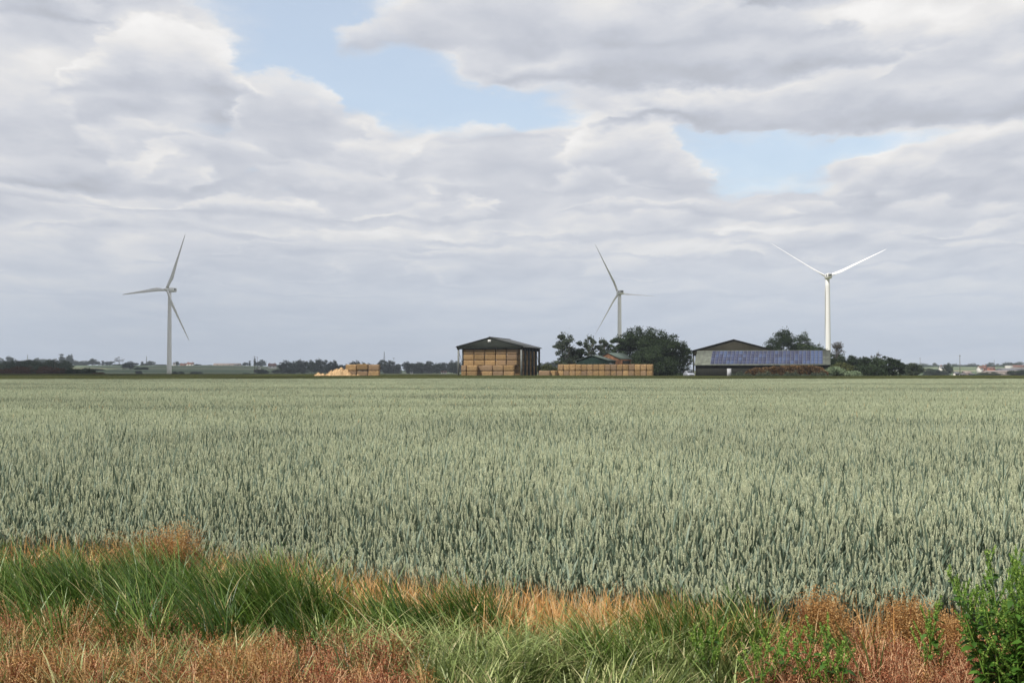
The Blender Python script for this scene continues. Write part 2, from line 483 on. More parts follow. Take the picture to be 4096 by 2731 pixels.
M['shed_wall'] = mat('olive_black_cladding', rough=0.8, spec=0.06, fn=clad((0.026, 0.027, 0.023), 0.6))
M['fibre_roof'] = mat('weathered_fibre_cement', rough=0.85, spec=0.2, fn=clad((0.145, 0.158, 0.130), 0.9, 0, 0.25))
M['gable_brown'] = mat('olive_brown_cladding', rough=0.7, spec=0.06, fn=clad((0.034, 0.032, 0.022), 0.6))
M['door'] = mat('pale_grey_door', (0.42, 0.43, 0.45), 0.6, 0.3, 0.06, 2)
M['green_sheet'] = mat('bottle_green_sheet', rough=0.8, spec=0.06, fn=clad((0.013, 0.026, 0.021), 0.5))
M['green_roof'] = mat('pale_green_roof', rough=0.7, spec=0.2, fn=clad((0.080, 0.105, 0.09), 0.6, 1, 0.3))
M['rust_wall'] = mat('rusty_sheet', (0.16, 0.082, 0.046), 0.9, 0.1, 0.55, 1.3)
M['panel_frame'] = mat('panel_frame', (0.30, 0.305, 0.34), 0.5, 0.3, 0.05, 2)
def cell_fn(n):
    co = n.node('ShaderNodeTexCoord').outputs['Object']
    r_ = n.node('ShaderNodeObjectInfo').outputs['Random']
    f = n.noise(co, 2.5, 5, 0.7)
    c = n.ramp(n.m('ADD', n.m('MULTIPLY', f, 0.5), n.m('MULTIPLY', r_, 0.55)), [(0.2, (0.026, 0.031, 0.066)), (0.55, (0.042, 0.052, 0.11)), (0.9, (0.060, 0.095, 0.19))])
    return c
M['cell'] = mat('solar_cells', rough=0.5, spec=0.12, fn=cell_fn)
M['bark'] = mat('bark', (0.075, 0.06, 0.045), 0.95, 0.1, 0.4, 2)
M['pale_bark'] = mat('pale_bark', (0.26, 0.24, 0.20), 0.95, 0.1, 0.3, 2)
def leaf(name, dark, mid, lite, trans=0.12):
    M[name] = mat(name, rough=0.75, spec=0.15, trans=trans, fn=tone_ramp([(0.0, dark), (0.5, mid), (1.0, lite)]))
leaf('leaf_dark', (0.014, 0.024, 0.012), (0.028, 0.046, 0.020), (0.055, 0.080, 0.030))
leaf('leaf_mid', (0.024, 0.040, 0.020), (0.045, 0.070, 0.033), (0.085, 0.12, 0.05))
leaf('leaf_grey', (0.035, 0.050, 0.035), (0.065, 0.085, 0.055), (0.12, 0.14, 0.085))
leaf('leaf_olive', (0.045, 0.055, 0.018), (0.075, 0.085, 0.028), (0.12, 0.13, 0.05))
leaf('leaf_brown', (0.040, 0.024, 0.014), (0.085, 0.048, 0.026), (0.15, 0.085, 0.045))
leaf('leaf_rust', (0.060, 0.036, 0.018), (0.135, 0.082, 0.038), (0.24, 0.155, 0.072))
leaf('leaf_pale', (0.11, 0.15, 0.085), (0.20, 0.26, 0.15), (0.32, 0.38, 0.24))
leaf('twig_grey', (0.05, 0.045, 0.04), (0.09, 0.08, 0.065), (0.13, 0.12, 0.10), 0.0)
M['brick'] = mat('red_brick', (0.30, 0.12, 0.075), 0.9, 0.1, 0.2, 1)
M['render'] = mat('white_render', (0.60, 0.58, 0.53), 0.9, 0.1, 0.06, 1)
M['tile'] = mat('red_tile', (0.19, 0.10, 0.075), 0.9, 0.1, 0.2, 1)
M['slate'] = mat('grey_slate', (0.15, 0.15, 0.16), 0.8, 0.2, 0.2, 1)
M['pinkish'] = mat('pinkish_sheet', (0.30, 0.25, 0.225), 0.9, 0.1, 0.12, 0.4)
M['glass'] = mat('dark_glass', (0.03, 0.035, 0.04), 0.15, 0.5, 0.1, 1)
M['car'] = mat('silver_car_paint', (0.42, 0.44, 0.50), 0.35, 0.5, 0.03, 1, metallic=0.3)
M['rubber'] = mat('tyre_rubber', (0.02, 0.02, 0.02), 0.9, 0.1, 0.1, 5)
M['lamp'] = mat('headlamp_glass', (0.7, 0.72, 0.75), 0.2, 0.5, 0.05, 5)
M['wood'] = mat('weathered_pole', (0.10, 0.085, 0.07), 0.9, 0.1, 0.2, 3)

# ground: soil, verge, crops, by place
def ground_fn(n):
    p = n.node('ShaderNodeNewGeometry').outputs['Position']
    x, y, z = n.sep(p)
    wob = n.m('MULTIPLY', n.m('SUBTRACT', n.noise(n.vm('MULTIPLY', p, (1, 1, 0)), 0.02, 4, 0.6), 0.5), 60.0)
    yy = n.m('ADD', y, n.m('MULTIPLY', wob, n.smooth(y, 150, 600)))
    soil = n.ramp(n.noise(p, 9.0, 8, 0.7), [(0.3, (0.035, 0.026, 0.016)), (0.7, (0.11, 0.08, 0.05))])
    verge = n.ramp(n.noise(n.vm('MULTIPLY', p, (0.25, 0.06, 0)), 1.0, 6, 0.7), [(0.3, (0.045, 0.055, 0.020)), (0.5, (0.075, 0.085, 0.030)), (0.7, (0.12, 0.12, 0.045))])
    crop = n.ramp(n.noise(n.vm('MULTIPLY', p, (0.012, 0.003, 0)), 1.0, 5, 0.6), [(0.35, (0.085, 0.105, 0.028)), (0.5, (0.14, 0.15, 0.045)), (0.62, (0.24, 0.21, 0.06)), (0.72, (0.11, 0.14, 0.05))])
    far = n.ramp(n.noise(n.vm('MULTIPLY', p, (0.0016, 0.0075, 0)), 1.0, 4, 0.55), [(0.34, (0.055, 0.085, 0.040)), (0.45, (0.09, 0.13, 0.065)), (0.52, (0.13, 0.17, 0.10)), (0.60, (0.27, 0.25, 0.15)), (0.68, (0.08, 0.11, 0.06))])
    c = n.mix(n.smooth(y, 160, 185), soil, verge)
    c = n.mix(n.smooth(yy, 330, 380), c, crop)
    return n.mix(n.smooth(yy, 950, 1050), c, far)
M['ground'] = mat('ground_cover', rough=1.0, spec=0.05, fn=ground_fn)

# ------------------------------------------------------------------ the ground: one sheet out to the horizon
def make_ground():
    rad = np.concatenate([[0.5], np.geomspace(2, 5200, 120)])
    ang = np.concatenate([np.linspace(-0.6, 0.6, 181), np.linspace(0.6, 2 * math.pi - 0.6, 50)[1:-1]])
    A, RR = np.meshgrid(ang, rad)
    X = RR * np.sin(A); Y = RR * np.cos(A)
    Z = gz(X, Y)
    v = np.stack([X, Y, Z], 2).reshape(-1, 3)
    nr, na = len(rad), len(ang)
    i, j = np.meshgrid(np.arange(nr - 1), np.arange(na), indexing='ij')
    j2 = (j + 1) % na
    q = np.stack([i * na + j, i * na + j2, (i + 1) * na + j2, (i + 1) * na + j], -1).reshape(-1, 4)
    b = MB().add(v, q[:, ::-1])
    b.add([(0, 0, 0)])
    nt = b.n - 1
    b.t.append(np.array([(nt, (k + 1) % na, k) for k in range(na)])[:, ::-1])
    b.t[-1] = b.t[-1][:, ::-1]
    o = b.build('ground', M['ground'], smooth=True)
    tag(o, kind='structure')
make_ground()

# ------------------------------------------------------------------ wind turbines
def blade_mesh(span, dirv, chord_dir, name, slim=1.0):
    """dirv: unit vector root to tip; chord_dir: roughly the direction of the trailing edge"""
    d = Vector(dirv).normalized()
    c = Vector(chord_dir); c = (c - d * c.dot(d)).normalized()
    nrm = d.cross(c)
    st = [(0.0, 1.9, 1.9, 0.0), (0.05, 1.9, 1.8, 0.02), (0.12, 2.5, 1.2, 0.22), (0.20, 3.15, 0.8, 0.33), (0.3, 2.85, 0.6, 0.32),
          (0.45, 2.25, 0.42, 0.30), (0.6, 1.75, 0.32, 0.29), (0.75, 1.3, 0.24, 0.28), (0.88, 0.95, 0.17, 0.27), (0.96, 0.65, 0.12, 0.25), (1.0, 0.15, 0.05, 0.2)]
    K = 14
    V = []
    for (t, ch, th, off) in st:
        ch = ch * (1 - (1 - slim) * min(1, t * 6)); th *= slim
        o = d * (1.0 + t * span)
        for j in range(K):
            a = 2 * math.pi * j / K
            cx = math.cos(a) * ch / 2 + ch * off
            ty = math.sin(a) * th / 2 * (1 - 0.45 * math.cos(a) * (0 if t < 0.06 else 1))
            tw = (1 - t) * 0.2
            V.append(o + c * (cx * math.cos(tw)) + nrm * (ty + cx * math.sin(tw)))
    b = MB()
    q = [(i * K + j, i * K + (j + 1) % K, (i + 1) * K + (j + 1) % K, (i + 1) * K + j) for i in range(len(st) - 1) for j in range(K)]
    b.add([tuple(v) for v in V], q, [(0, j + 1, j) for j in range(1, K - 1)])
    return b
def turbine(px, hub_py, Y, hub_h, r_base, r_top, yaw, blades, label, chord, front, span, hub_off=3.2):
    """yaw: direction the rotor faces, as an angle in plan; blades: 3-D directions"""
    hub = at(px, hub_py, Y)
    base = Vector((hub.x, Y, hub.z - hub_h))
    t = thing('wind_turbine', label, 'wind turbine', base, 0, 'wind turbines on the horizon')
    b = MB(); n = 14
    b.tube([(0, 0, -0.5 + (hub_h - 1.2) * i / n) for i in range(n + 1)], [r_base + (r_top - r_base) * (i / n) ** 1.15 for i in range(n + 1)], 28)
    b.build('tower', M['turbine'], t, True)
    ax = Vector((math.sin(yaw), math.cos(yaw), 0))           # points out of the rotor
    sd = Vector((ax.y, -ax.x, 0)); up = Vector((0, 0, 1))
    c = Vector((0, 0, hub_h))
    def ring(s, hw, z0, z1, ch):
        pts = [(-hw + ch, z0), (hw - ch, z0), (hw, z0 + ch), (hw, z1 - ch), (hw - ch, z1), (-hw + ch, z1), (-hw, z1 - ch), (-hw, z0 + ch)]
        return [tuple(c + ax * s + sd * a + up * z) for a, z in pts]
    secs = [(2.4, 1.2, -1.2, 1.2), (1.6, 1.5, -1.5, 1.55), (-4.6, 1.5, -1.5, 1.6), (-5.9, 1.3, -1.1, 1.55)]
    V = sum([ring(s, hw, z0, z1, 0.35) for s, hw, z0, z1 in secs], [])
    q = [(i * 8 + j, i * 8 + (j + 1) % 8, (i + 1) * 8 + (j + 1) % 8, (i + 1) * 8 + j) for i in range(3) for j in range(8)]
    tr = [(0, j + 1, j) for j in range(1, 7)] + [(24, 24 + j, 24 + j + 1) for j in range(1, 7)]
    nac = MB().add(V, q, tr).build('nacelle', M['turbine'], t)
    MB().prism([tuple(c + ax * -5.93 + sd * a + up * z) for a, z in ((-1.0, 0.0), (1.0, 0.0), (1.0, 1.2), (-1.0, 1.2))], tuple(ax * -0.12)).build('vent', M['vent'], nac)
    for s_ in (1, -1):
        MB().prism([tuple(c + ax * a + sd * (1.51 * s_) + up * z) for a, z in ((-4.4, -0.2), (-2.9, -0.2), (-2.9, 1.1), (-4.4, 1.1))], tuple(sd * 0.06 * s_)).build('vent', M['vent'], nac)
    h = MB()
    hc = c + ax * hub_off
    h.tube([hc - ax * 0.9, hc - ax * 0.3, hc + ax * 0.6, hc + ax * 1.3, hc + ax * 1.75], [1.35, 1.5, 1.4, 0.9, 0.15], 18)
    hubo = h.build('hub', M['turbine'], t, True)
    for d, cd in zip(blades, chord):
        m = blade_mesh(span, d, cd, 'blade', 0.9 if front else 0.72)
        o = m.build('blade', M['turbine'], t, True)
        o.location = hc
    return t
def bd(deg, depth=0.0, yaw=0.0):
    """blade direction: clockwise from up as seen, in a rotor plane turned by yaw"""
    a = R(deg)
    return (math.sin(a) * math.cos(yaw), math.sin(a) * math.sin(yaw) + depth, math.cos(a))
# left: rotor towards the camera, turned a little to its right
Y1 = 890
yaw1 = math.pi + R(27)
def plane_dirs(yaw, degs):
    ax = Vector((math.sin(yaw), math.cos(yaw), 0))
    sgn = 1 if ax.y < 0 else -1
    sd = Vector((-ax.y, ax.x, 0)) * sgn          # to the right as seen from the camera
    if sd.x < 0: sd = -sd
    dirs = [sd * math.sin(R(a)) + Vector((0, 0, math.cos(R(a)))) for a in degs]
    ch = [sd * math.sin(R(a + 90)) + Vector((0, 0, math.cos(R(a + 90)))) for a in degs]
    return dirs, ch, ax
d1, c1, ax1 = plane_dirs(yaw1, (23.5, 150.0, 266.5))
turbine(679, 1159, Y1, 60.2, 1.68, 1.18, yaw1, d1, 'grey wind turbine at far left, one blade pointing straight out to the left', c1, True, 41.3)
# middle: seen from behind, blades nearly edge on
d2 = [(-0.439, -0.297, 0.848), (0.709, 0.640, -0.017), (-0.443, -0.46, -0.748)]
yaw2 = R(-12)
c2 = [Vector((0.35, -0.9, 0.2)), Vector((0.1, -0.9, -0.35)), Vector((-0.3, -0.9, 0.2))]
turbine(2478, 1171, 902, 60.2, 1.62, 1.25, yaw2, d2, 'white wind turbine behind the dark trees beside the straw stack, thin blades nearly edge on', c2, False, 39.5, 2.6)
# right: seen from behind, two blades raised in a V
d3, c3, ax3 = plane_dirs(R(2), (301.5, 65.0, 182.0))
c3 = [c * k + Vector((0, -0.83, 0)) for c, k in zip(c3, (-0.6, 0.55, 0.55))]
turbine(3311, 1106, 757, 60.2, 1.62, 1.22, R(2), d3, 'bright white wind turbine behind the solar roofed shed, two blades raised in a V', c3, False, 39.0, 2.8)

# ------------------------------------------------------------------ straw bales
def bale_mesh(L, Wd, H, seed):
    r = np.random.default_rng(seed)
    nx, ny, nz = 12, 6, 6
    import itertools
    idx = {}; V = []
    def vid(i, j, k):
        if (i, j, k) not in idx:
            idx[(i, j, k)] = len(V)
            V.append((i / nx - 0.5, j / ny - 0.5, k / nz))
        return idx[(i, j, k)]
    q = []
    for i in range(nx):
        for j in range(ny):
            q.append((vid(i, j, 0), vid(i, j + 1, 0), vid(i + 1, j + 1, 0), vid(i + 1, j, 0)))
            q.append((vid(i, j, nz), vid(i + 1, j, nz), vid(i + 1, j + 1, nz), vid(i, j + 1, nz)))
        for k in range(nz):
            q.append((vid(i, 0, k), vid(i + 1, 0, k), vid(i + 1, 0, k + 1), vid(i, 0, k + 1)))
            q.append((vid(i, ny, k), vid(i, ny, k + 1), vid(i + 1, ny, k + 1), vid(i + 1, ny, k)))
    for j in range(ny):
        for k in range(nz):
            q.append((vid(0, j, k), vid(0, j, k + 1), vid(0, j + 1, k + 1), vid(0, j + 1, k)))
            q.append((vid(nx, j, k), vid(nx, j + 1, k), vid(nx, j + 1, k + 1), vid(nx, j, k + 1)))
    V = np.array(V)
    # soft, slightly bulging block, pinched where the twine runs
    x, y, z = V[:, 0] * 2, V[:, 1] * 2, V[:, 2] * 2 - 1
    def rnd(u, p=0.04): return 1 - p * np.abs(u) ** 6
    X = x * L / 2 * rnd(y) * rnd(z, 0.05); Yc = y * Wd / 2 * rnd(x) * rnd(z, 0.07) ; Z = z * H / 2 * rnd(x, 0.035) * rnd(y, 0.05)
    pinch = 1 - 0.012 * (np.cos(y * math.pi * 3) ** 2)
    P = np.stack([X, Yc, Z * pinch + H / 2], 1) + r.normal(0, 0.016, (len(V), 3))
    b = MB().add(P, q)
    # straws sticking out at the edges
    n = 150
    s = r.uniform(-1, 1, (n, 3)); ax = r.integers(0, 3, n)
    s[np.arange(n), ax] = np.sign(s[np.arange(n), ax])
    ax2 = (ax + 1 + r.integers(0, 2, n)) % 3
    s[np.arange(n), ax2] = np.sign(s[np.arange(n), ax2]) * r.uniform(0.9, 1, n)
    base = s * np.array([L / 2, Wd / 2, H / 2]) * 0.97 + np.array([0, 0, H / 2])
    tip = base + r.normal(0, 0.07, (n, 3))
    wv = r.normal(0, 0.012, (n, 3))
    v = np.stack([base - wv, base + wv, tip + wv * 0.5, tip - wv * 0.5], 1).reshape(-1, 3)
    b.add(v, np.arange(n * 4).reshape(-1, 4))
    return b.mesh('straw_bale', M['bale'], True)
bales_long = [bale_mesh(2.36, 1.22, 1.24, s) for s in range(5)]
def bale(loc, rz, label, group, sc=(1, 1, 1)):
    o = obj('straw_bale', random.choice(bales_long))
    o.location = loc
    o.rotation_euler = (random.uniform(-.012, .012), random.uniform(-.012, .012), rz + random.uniform(-.02, .02))
    o.scale = (sc[0] * random.uniform(0.985, 1.01), sc[1], sc[2])
    return tag(o, label, 'straw bale', group)
ORD = ['first', 'second', 'third', 'fourth', 'fifth', 'sixth', 'seventh', 'eighth', 'ninth', 'tenth', 'eleventh', 'twelfth',
       'thirteenth', 'fourteenth', 'fifteenth', 'sixteenth', 'seventeenth', 'eighteenth', 'nineteenth', 'twentieth']

# ------------------------------------------------------------------ open straw barn
GB = 0.5
YAW = R(12.7)
BO = Vector((-12.17, 279.2, GB))
rzB = -YAW
def loc2(o, x, y, z, rz):
    return Vector((o.x + x * math.cos(rz) - y * math.sin(rz), o.y + x * math.sin(rz) + y * math.cos(rz), o.z + z))
BW, BD, BE, BR = 14.74, 20.0, 6.78, 8.74
barn = thing('straw_barn', 'tall open sided barn with dark green gable full of straw bales', 'barn', BO, rzB)
b = MB()
h = BW / 2
b.prism([(-0.15, -0.12, BE - 0.62), (0.75, -0.12, BE - 0.42), (1.7, -0.12, BE - 0.2), (h, -0.12, BE - 0.16), (BW - 1.7, -0.12, BE - 0.2), (BW - 0.75, -0.12, BE - 0.42), (BW + 0.15, -0.12, BE - 0.62), (BW + 0.15, -0.12, BE), (h, -0.12, BR - 0.04), (-0.15, -0.12, BE)], (0, 0.1, 0))
b.build('gable_cladding', M['dark_green_sheet'], barn)
b = MB()
for s_ in (0, 1):
    x0 = -0.3 if s_ == 0 else BW + 0.3
    zE = BE - 0.08
    b.prism([(x0, -0.25, zE), (h, -0.25, BR), (h, -0.25, BR + 0.12), (x0, -0.25, zE + 0.12)], (0, BD + 0.5, 0))
roof = b.build('roof', M['barn_roof'], barn)
MB().box(h - 0.15, h + 0.15, -0.27, BD + 0.27, BR + 0.1, BR + 0.2).build('ridge_cap', M['barn_roof'], roof)
for s_ in (0, 1):
    xg = -0.42 if s_ == 0 else BW + 0.32
    MB().box(xg, xg + 0.12, -0.2, BD + 0.2, BE - 0.2, BE - 0.03).build('gutter', M['steel_post'], roof)
for i in range(6):
    for s_ in (0, 1):
        xx = 0.0 if s_ == 0 else BW - 0.36
        yy = i * (BD - 0.3) / 5
        dp = 0.32 if i == 0 else 0.5
        m_ = MB().box(xx, xx + 0.36, yy, yy + 0.1, -0.2, BE - 0.1).box(xx, xx + 0.36, yy + dp - 0.1, yy + dp, -0.2, BE - 0.1).box(xx + 0.14, xx + 0.22, yy + 0.1, yy + dp - 0.1, -0.2, BE - 0.1)
        m_.build('post', M['steel_post'] if i == 0 else M['dark_post'], barn)
        # rafter haunch
    rf = MB()
    yy = i * (BD - 0.3) / 5 + 0.08
    rf.prism([(0.36, yy, BE - 0.9), (h, yy, BR - 0.42), (BW - 0.36, yy, BE - 0.9), (BW - 0.36, yy, BE - 0.15), (h, yy, BR - 0.06), (0.36, yy, BE - 0.15)], (0, 0.16, 0))
    if i: rf.build('rafter', M['dark_post'], barn)
for s_ in (0, 1):
    x_ = 0.18 if s_ == 0 else BW - 0.18
    MB().tube([(x_, 0.3, BE - 1.0), (x_, 4.0, 2.6)], 0.05, 6).build('brace', M['steel_post'], barn)
    MB().tube([(x_, BD - 0.3, BE - 4.2), (x_, BD - 4.0, BE - 0.6)], 0.05, 6).build('brace', M['steel_post'], barn)
sg = MB().box(h - 0.35, h + 0.35, -0.19, -0.13, BR - 1.02, BR - 0.52).build('sign', M['sign'], barn)
MB().box(h - 0.22, h + 0.02, -0.20, -0.192, BR - 0.86, BR - 0.80).box(h + 0.06, h + 0.2, -0.20, -0.192, BR - 0.86, BR - 0.80).build('sign_lettering', M['ink'], sg)

HB = 1.245
xs_up = [1.25 + 1.2 + 2.47 * i for i in range(5)]
colname = ['leftmost', 'second', 'middle', 'fourth', 'rightmost']
rown = {4: 'top', 3: 'second', 2: 'third'}
for k in range(5):
    for ci, x in enumerate(xs_up):
        if k >= 2:
            lb = 'straw bale in the barn\'s rear stack, %s row from the top, %s column' % (rown[k], colname[ci]) if k < 4 else 'straw bale in the barn\'s rear stack, top row, %s column' % colname[ci]
        else:
            lb = 'straw bale low in the barn, hidden behind its front row'
            if ci != 1: continue
            lb = 'straw bale deep in shadow behind the gap in the barn\'s front row, %s' % ('upper' if k else 'lower')
        bale(loc2(BO, x, 1.0, k * HB, rzB), rzB, lb, 'bales stacked in the barn', (1.02, 1, 1.0))
xs_lo = [(1.62, 'end'), (3.55, 'l'), (7.05, 'l'), (9.5, 'l'), (11.95, 'l')]
lon = ['narrow leftmost', 'second', 'third', 'fourth', 'rightmost']
for k in range(2):
    for ci, (x, t_) in enumerate(xs_lo):
        if t_ == 'end':
            p = loc2(BO, x, 0.35, k * 1.3, rzB); rz = rzB + R(90); sc = (0.95, 0.98, 1.05)
        else:
            p = loc2(BO, x, -0.3, k * 1.3, rzB); rz = rzB; sc = (1.02, 1, 1.05)
        bale(p, rz, 'straw bale in the barn\'s %s front row, %s' % ('upper' if k else 'lower', lon[ci]), 'bales stacked in the barn', sc)
for r_ in range(1, 15):
    for k in range(5):
        o = bale(loc2(BO, xs_up[4] + 0.5, 1.0 + r_ * 1.33, k * HB, rzB), rzB, 'straw bale end on the barn\'s right side, %s layer, %s from the front' % (('lowest', 'second', 'middle', 'fourth', 'top')[k], ORD[r_]), 'bales along the barn\'s open right side', (1.02, 1, 1.0))
for xi, x in enumerate((xs_up[0], xs_up[1])):
    for r_ in (3, 7, 10):
        bale(loc2(BO, x - 0.2, 2.25 + r_ * 1.3, 5 * HB - 0.55, rzB), rzB, 'straw bale wedged under the barn roof, %s column, %s' % (('leftmost', 'second')[xi], {3: 'nearest the front', 7: 'halfway back', 10: 'farthest back'}[r_]), 'bales under the barn roof')

# ------------------------------------------------------------------ long stack right of the barn
SO = at(2231, 1508, 271.5); SO.z = GB
rzS = -R(11.5)
for i in range(16):
    for k in range(2):
        p = loc2(SO, 0.64 + 1.285 * i, 1.2, k * 1.37, rzS)
        bale(p, rzS + R(90), 'straw bale end, %s row of the long stack, %s column from the barn' % ('top' if k else 'bottom', ORD[i]),
             'bales in the long stack by the trees', (1, 1.045, 1.10 + random.uniform(-.01, .02)))
o = bale(at(2179, 1508, 270), rzS, 'bulging straw bale lying alone beside the barn, left of the long stack', 'loose bales by the barn', (1.05, 1.1, 1.12)); o.location.z = GB
o = bale(at(2216, 1508, 271), rzS + R(80), 'dark weathered straw bale at the left foot of the long stack', 'loose bales by the barn', (1, 1.1, 1.12)); o.location.z = GB
# ------------------------------------------------------------------ small stack and heaps of loose straw on the left
LO = at(1381, 1508, 264); LO.z = GB
for i in range(3):
    for k in range(2):
        p = loc2(LO, 1.2 + 2.42 * i, 0.7 + 0.15 * ((i + k) % 2), k * 1.34 + (0.12 if i == 1 and k else 0), -R(4))
        bale(p, -R(4), 'straw bale in the small block left of the barn, %s of three, %s row' % (('left', 'middle', 'right')[i], ('bottom', 'top')[k]),
             'small block of bales beside the loose straw', (1.01, 1.1, 1.08))
def heap(name, label, lumps, Y):
    """lumps: (px, radius m, height m, dy)"""
    b = MB()
    g = 0.09
    L = [((px - CX) / F * Y, dy, r_, h_) for px, r_, h_, dy in lumps]
    x0 = min(l[0] - l[2] for l in L) - 0.4; x1 = max(l[0] + l[2] for l in L) + 0.4
    xs = np.arange(x0, x1, g); ys = np.arange(-2.4, 2.6, g)
    X, Yy = np.meshgrid(xs, ys)
    Z = np.full(X.shape, -0.15)
    for lx, ly, lr, lh in L:
        d = np.sqrt((X - lx) ** 2 + (Yy - ly) ** 2) / lr
        Z = np.maximum(Z, lh * np.clip(1 - d ** 1.7, -0.3, 1) )
    r = np.random.default_rng(5)
    nz_ = r.normal(0, 1, X.shape)
    for _ in range(2):
        nz_ = (nz_ + np.roll(nz_, 1, 0) + np.roll(nz_, -1, 0) + np.roll(nz_, 1, 1) + np.roll(nz_, -1, 1)) / 2.6
    big = np.sin(X * 2.3 + 1.0) * np.cos(Yy * 2.9) * 0.10 + np.sin(X * 5.1 + Yy * 3) * 0.06
    Z = Z + (big + nz_ * 0.06) * (Z > 0.02)
    c = Vector(((x0 + x1) / 2, Y, float(gz(0, Y))))
    v = np.stack([X - c.x, Yy, Z], 2).reshape(-1, 3)
    ny, nx = X.shape
    i, j = np.meshgrid(np.arange(ny - 1), np.arange(nx - 1), indexing='ij')
    q = np.stack([i * nx + j, i * nx + j + 1, (i + 1) * nx + j + 1, (i + 1) * nx + j], -1).reshape(-1, 4)
    b.add(v, q)
    keep = np.where((Z > 0.05).reshape(-1))[0]
    pick = r.choice(keep, min(len(keep), 2200))
    base = v[pick]; tip = base + r.normal(0, 0.12, base.shape) + np.array([0, 0, 0.04]); wv = r.normal(0, 0.015, base.shape)
    n = len(pick)
    b.add(np.stack([base - wv, base + wv, tip + wv, tip - wv], 1).reshape(-1, 3), np.arange(n * 4).reshape(-1, 4))
    o = b.build(name, M['loose_straw'])
    o.location = c
    return tag(o, label, 'straw heap', 'heaps of loose straw')
heap('straw_heap', 'large tumbled heap of loose golden straw spilling from the small bale block',
     [(1325, 1.1, 1.15, 0), (1345, 1.3, 1.75, 0.3), (1363, 1.3, 1.95, 0), (1384, 1.3, 1.55, 0.1), (1396, 1.0, 0.95, -0.6), (1418, 0.6, 0.6, -0.9), (1434, 0.55, 0.7, -0.8), (1310, 0.8, 0.7, 0)], 261.5)
heap('straw_heap', 'small low mound of loose straw left of the large heap', [(1276, 0.9, 0.85, 0), (1290, 0.8, 0.8, -0.2), (1265, 0.7, 0.45, 0)], 260)

# ------------------------------------------------------------------ sheds behind the long stack
def gable_shed(name, label, origin, rz, W, D, eave, ridge, wall, rf, side=None, over=0.25, cat='shed'):
    t = thing(name, label, cat, origin, rz)
    h = W / 2
    g = MB()
    g.prism([(0, 0, -0.3), (W, 0, -0.3), (W, 0, eave), (h, 0, ridge), (0, 0, eave)], (0, 0.12, 0))
    g.build('front_wall', wall, t)
    g = MB(); g.prism([(0, D, -0.3), (W, D, -0.3), (W, D, eave), (h, D, ridge), (0, D, eave)], (0, -0.12, 0)); g.build('rear_wall', wall, t)
    MB().box(0.003, 0.12, 0.125, D - 0.125, -0.3, eave).build('side_wall', side or wall, t)
    MB().box(W - 0.12, W - 0.003, 0.125, D - 0.125, -0.3, eave).build('side_wall', side or wall, t)
    r_ = MB()
    sl = (ridge - eave) / h
    for x0 in (-over, W + over):
        z0 = eave - sl * over
        r_.prism([(x0, -over, z0 + 0.02), (h, -over, ridge + 0.02), (h, -over, ridge + 0.14), (x0, -over, z0 + 0.14)], (0, D + 2 * over, 0))
    r_.build('roof', rf, t)
    return t
o1 = at(2305, 1508, 296); o1.z = GB
g1 = gable_shed('farm_shed', 'low bottle green shed with shallow gable behind the long bale stack', o1, -R(14), 7.6, 11.0, 3.75, 4.95, M['green_sheet'], M['green_roof'])
MB().box(7.62, 7.66, 1.2, 8.5, 0, 3.2).build('opening', M['vent'], g1)
o2 = at(2384, 1508, 309); o2.z = GB
g2 = gable_shed('brick_shed', 'rusty brown shed with pale green roof behind the bottle green shed', o2, -R(24), 6.2, 11.5, 4.3, 5.75, M['rust_wall'], M['green_roof'])
MB().box(6.21, 6.25, 2.0, 7.5, 0.3, 3.9).build('door', M['shed_wall'], g2)

# ------------------------------------------------------------------ shed with solar roof
PO = at(2777, 1508.5, 300); PO.z = GB - 0.05
rzP = -R(14)
L_, RUN, EV, RG = 31.7, 7.2, 2.75, 6.15
shed = thing('solar_shed', 'long low olive black shed with a grey roof covered in blue solar panels', 'shed', PO, rzP)
MB().box(0.25, L_ - 0.25, 0.35, 0.5, -0.4, EV + 0.1).build('front_wall', M['shed_wall'], shed)
for xa in (0.25, L_ - 0.37):
    MB().prism([(xa, 0.5, -0.4), (xa, 2 * RUN - 0.5, -0.4), (xa, 2 * RUN - 0.5, EV + 0.1), (xa, RUN, RG - 0.1), (xa, 0.5, EV + 0.15)], (0.12, 0, 0)).build('end_wall', M['shed_wall'], shed)
MB().box(0.25, L_ - 0.25, 2 * RUN - 0.5, 2 * RUN - 0.35, -0.4, EV + 0.1).build('rear_wall', M['shed_wall'], shed)
r_ = MB()
for ya, yb in ((0, RUN), (2 * RUN, RUN)):
    r_.prism([(0, ya, EV), (0, yb, RG), (0, yb, RG + 0.12), (0, ya, EV + 0.12)], (L_, 0, 0))
sroof = r_.build('roof', M['fibre_roof'], shed)
MB().tube([(0, RUN, RG + 0.1), (L_, RUN, RG + 0.1)], 0.12, 8).build('ridge_cap', M['fibre_roof'], sroof)
dr = MB().box(7.75, 8.75, 0.28, 0.345, -0.1, 1.95).build('door', M['door'], shed)
MB().box(8.55, 8.65, 0.22, 0.275, 0.9, 1.05).build('door_handle', M['dark_post'], dr)
MB().box(0.05, L_ - 0.05, -0.1, 0.02, EV - 0.12, EV - 0.01).build('gutter', M['dark_post'], shed)
sl = Vector((0, RUN, RG - EV)); SL = sl.length; sl.normalize(); nrm = Vector((0, -sl.z, sl.y))
NC, NR = 28, 4
x_a, x_b = 3.75, 29.95
cw = (x_b - x_a) / NC; rh = (SL - 0.45) / NR
fr = MB(); fr.box(0.02, cw - 0.02, 0.0, rh - 0.03, 0.0, 0.035)
cl = MB()
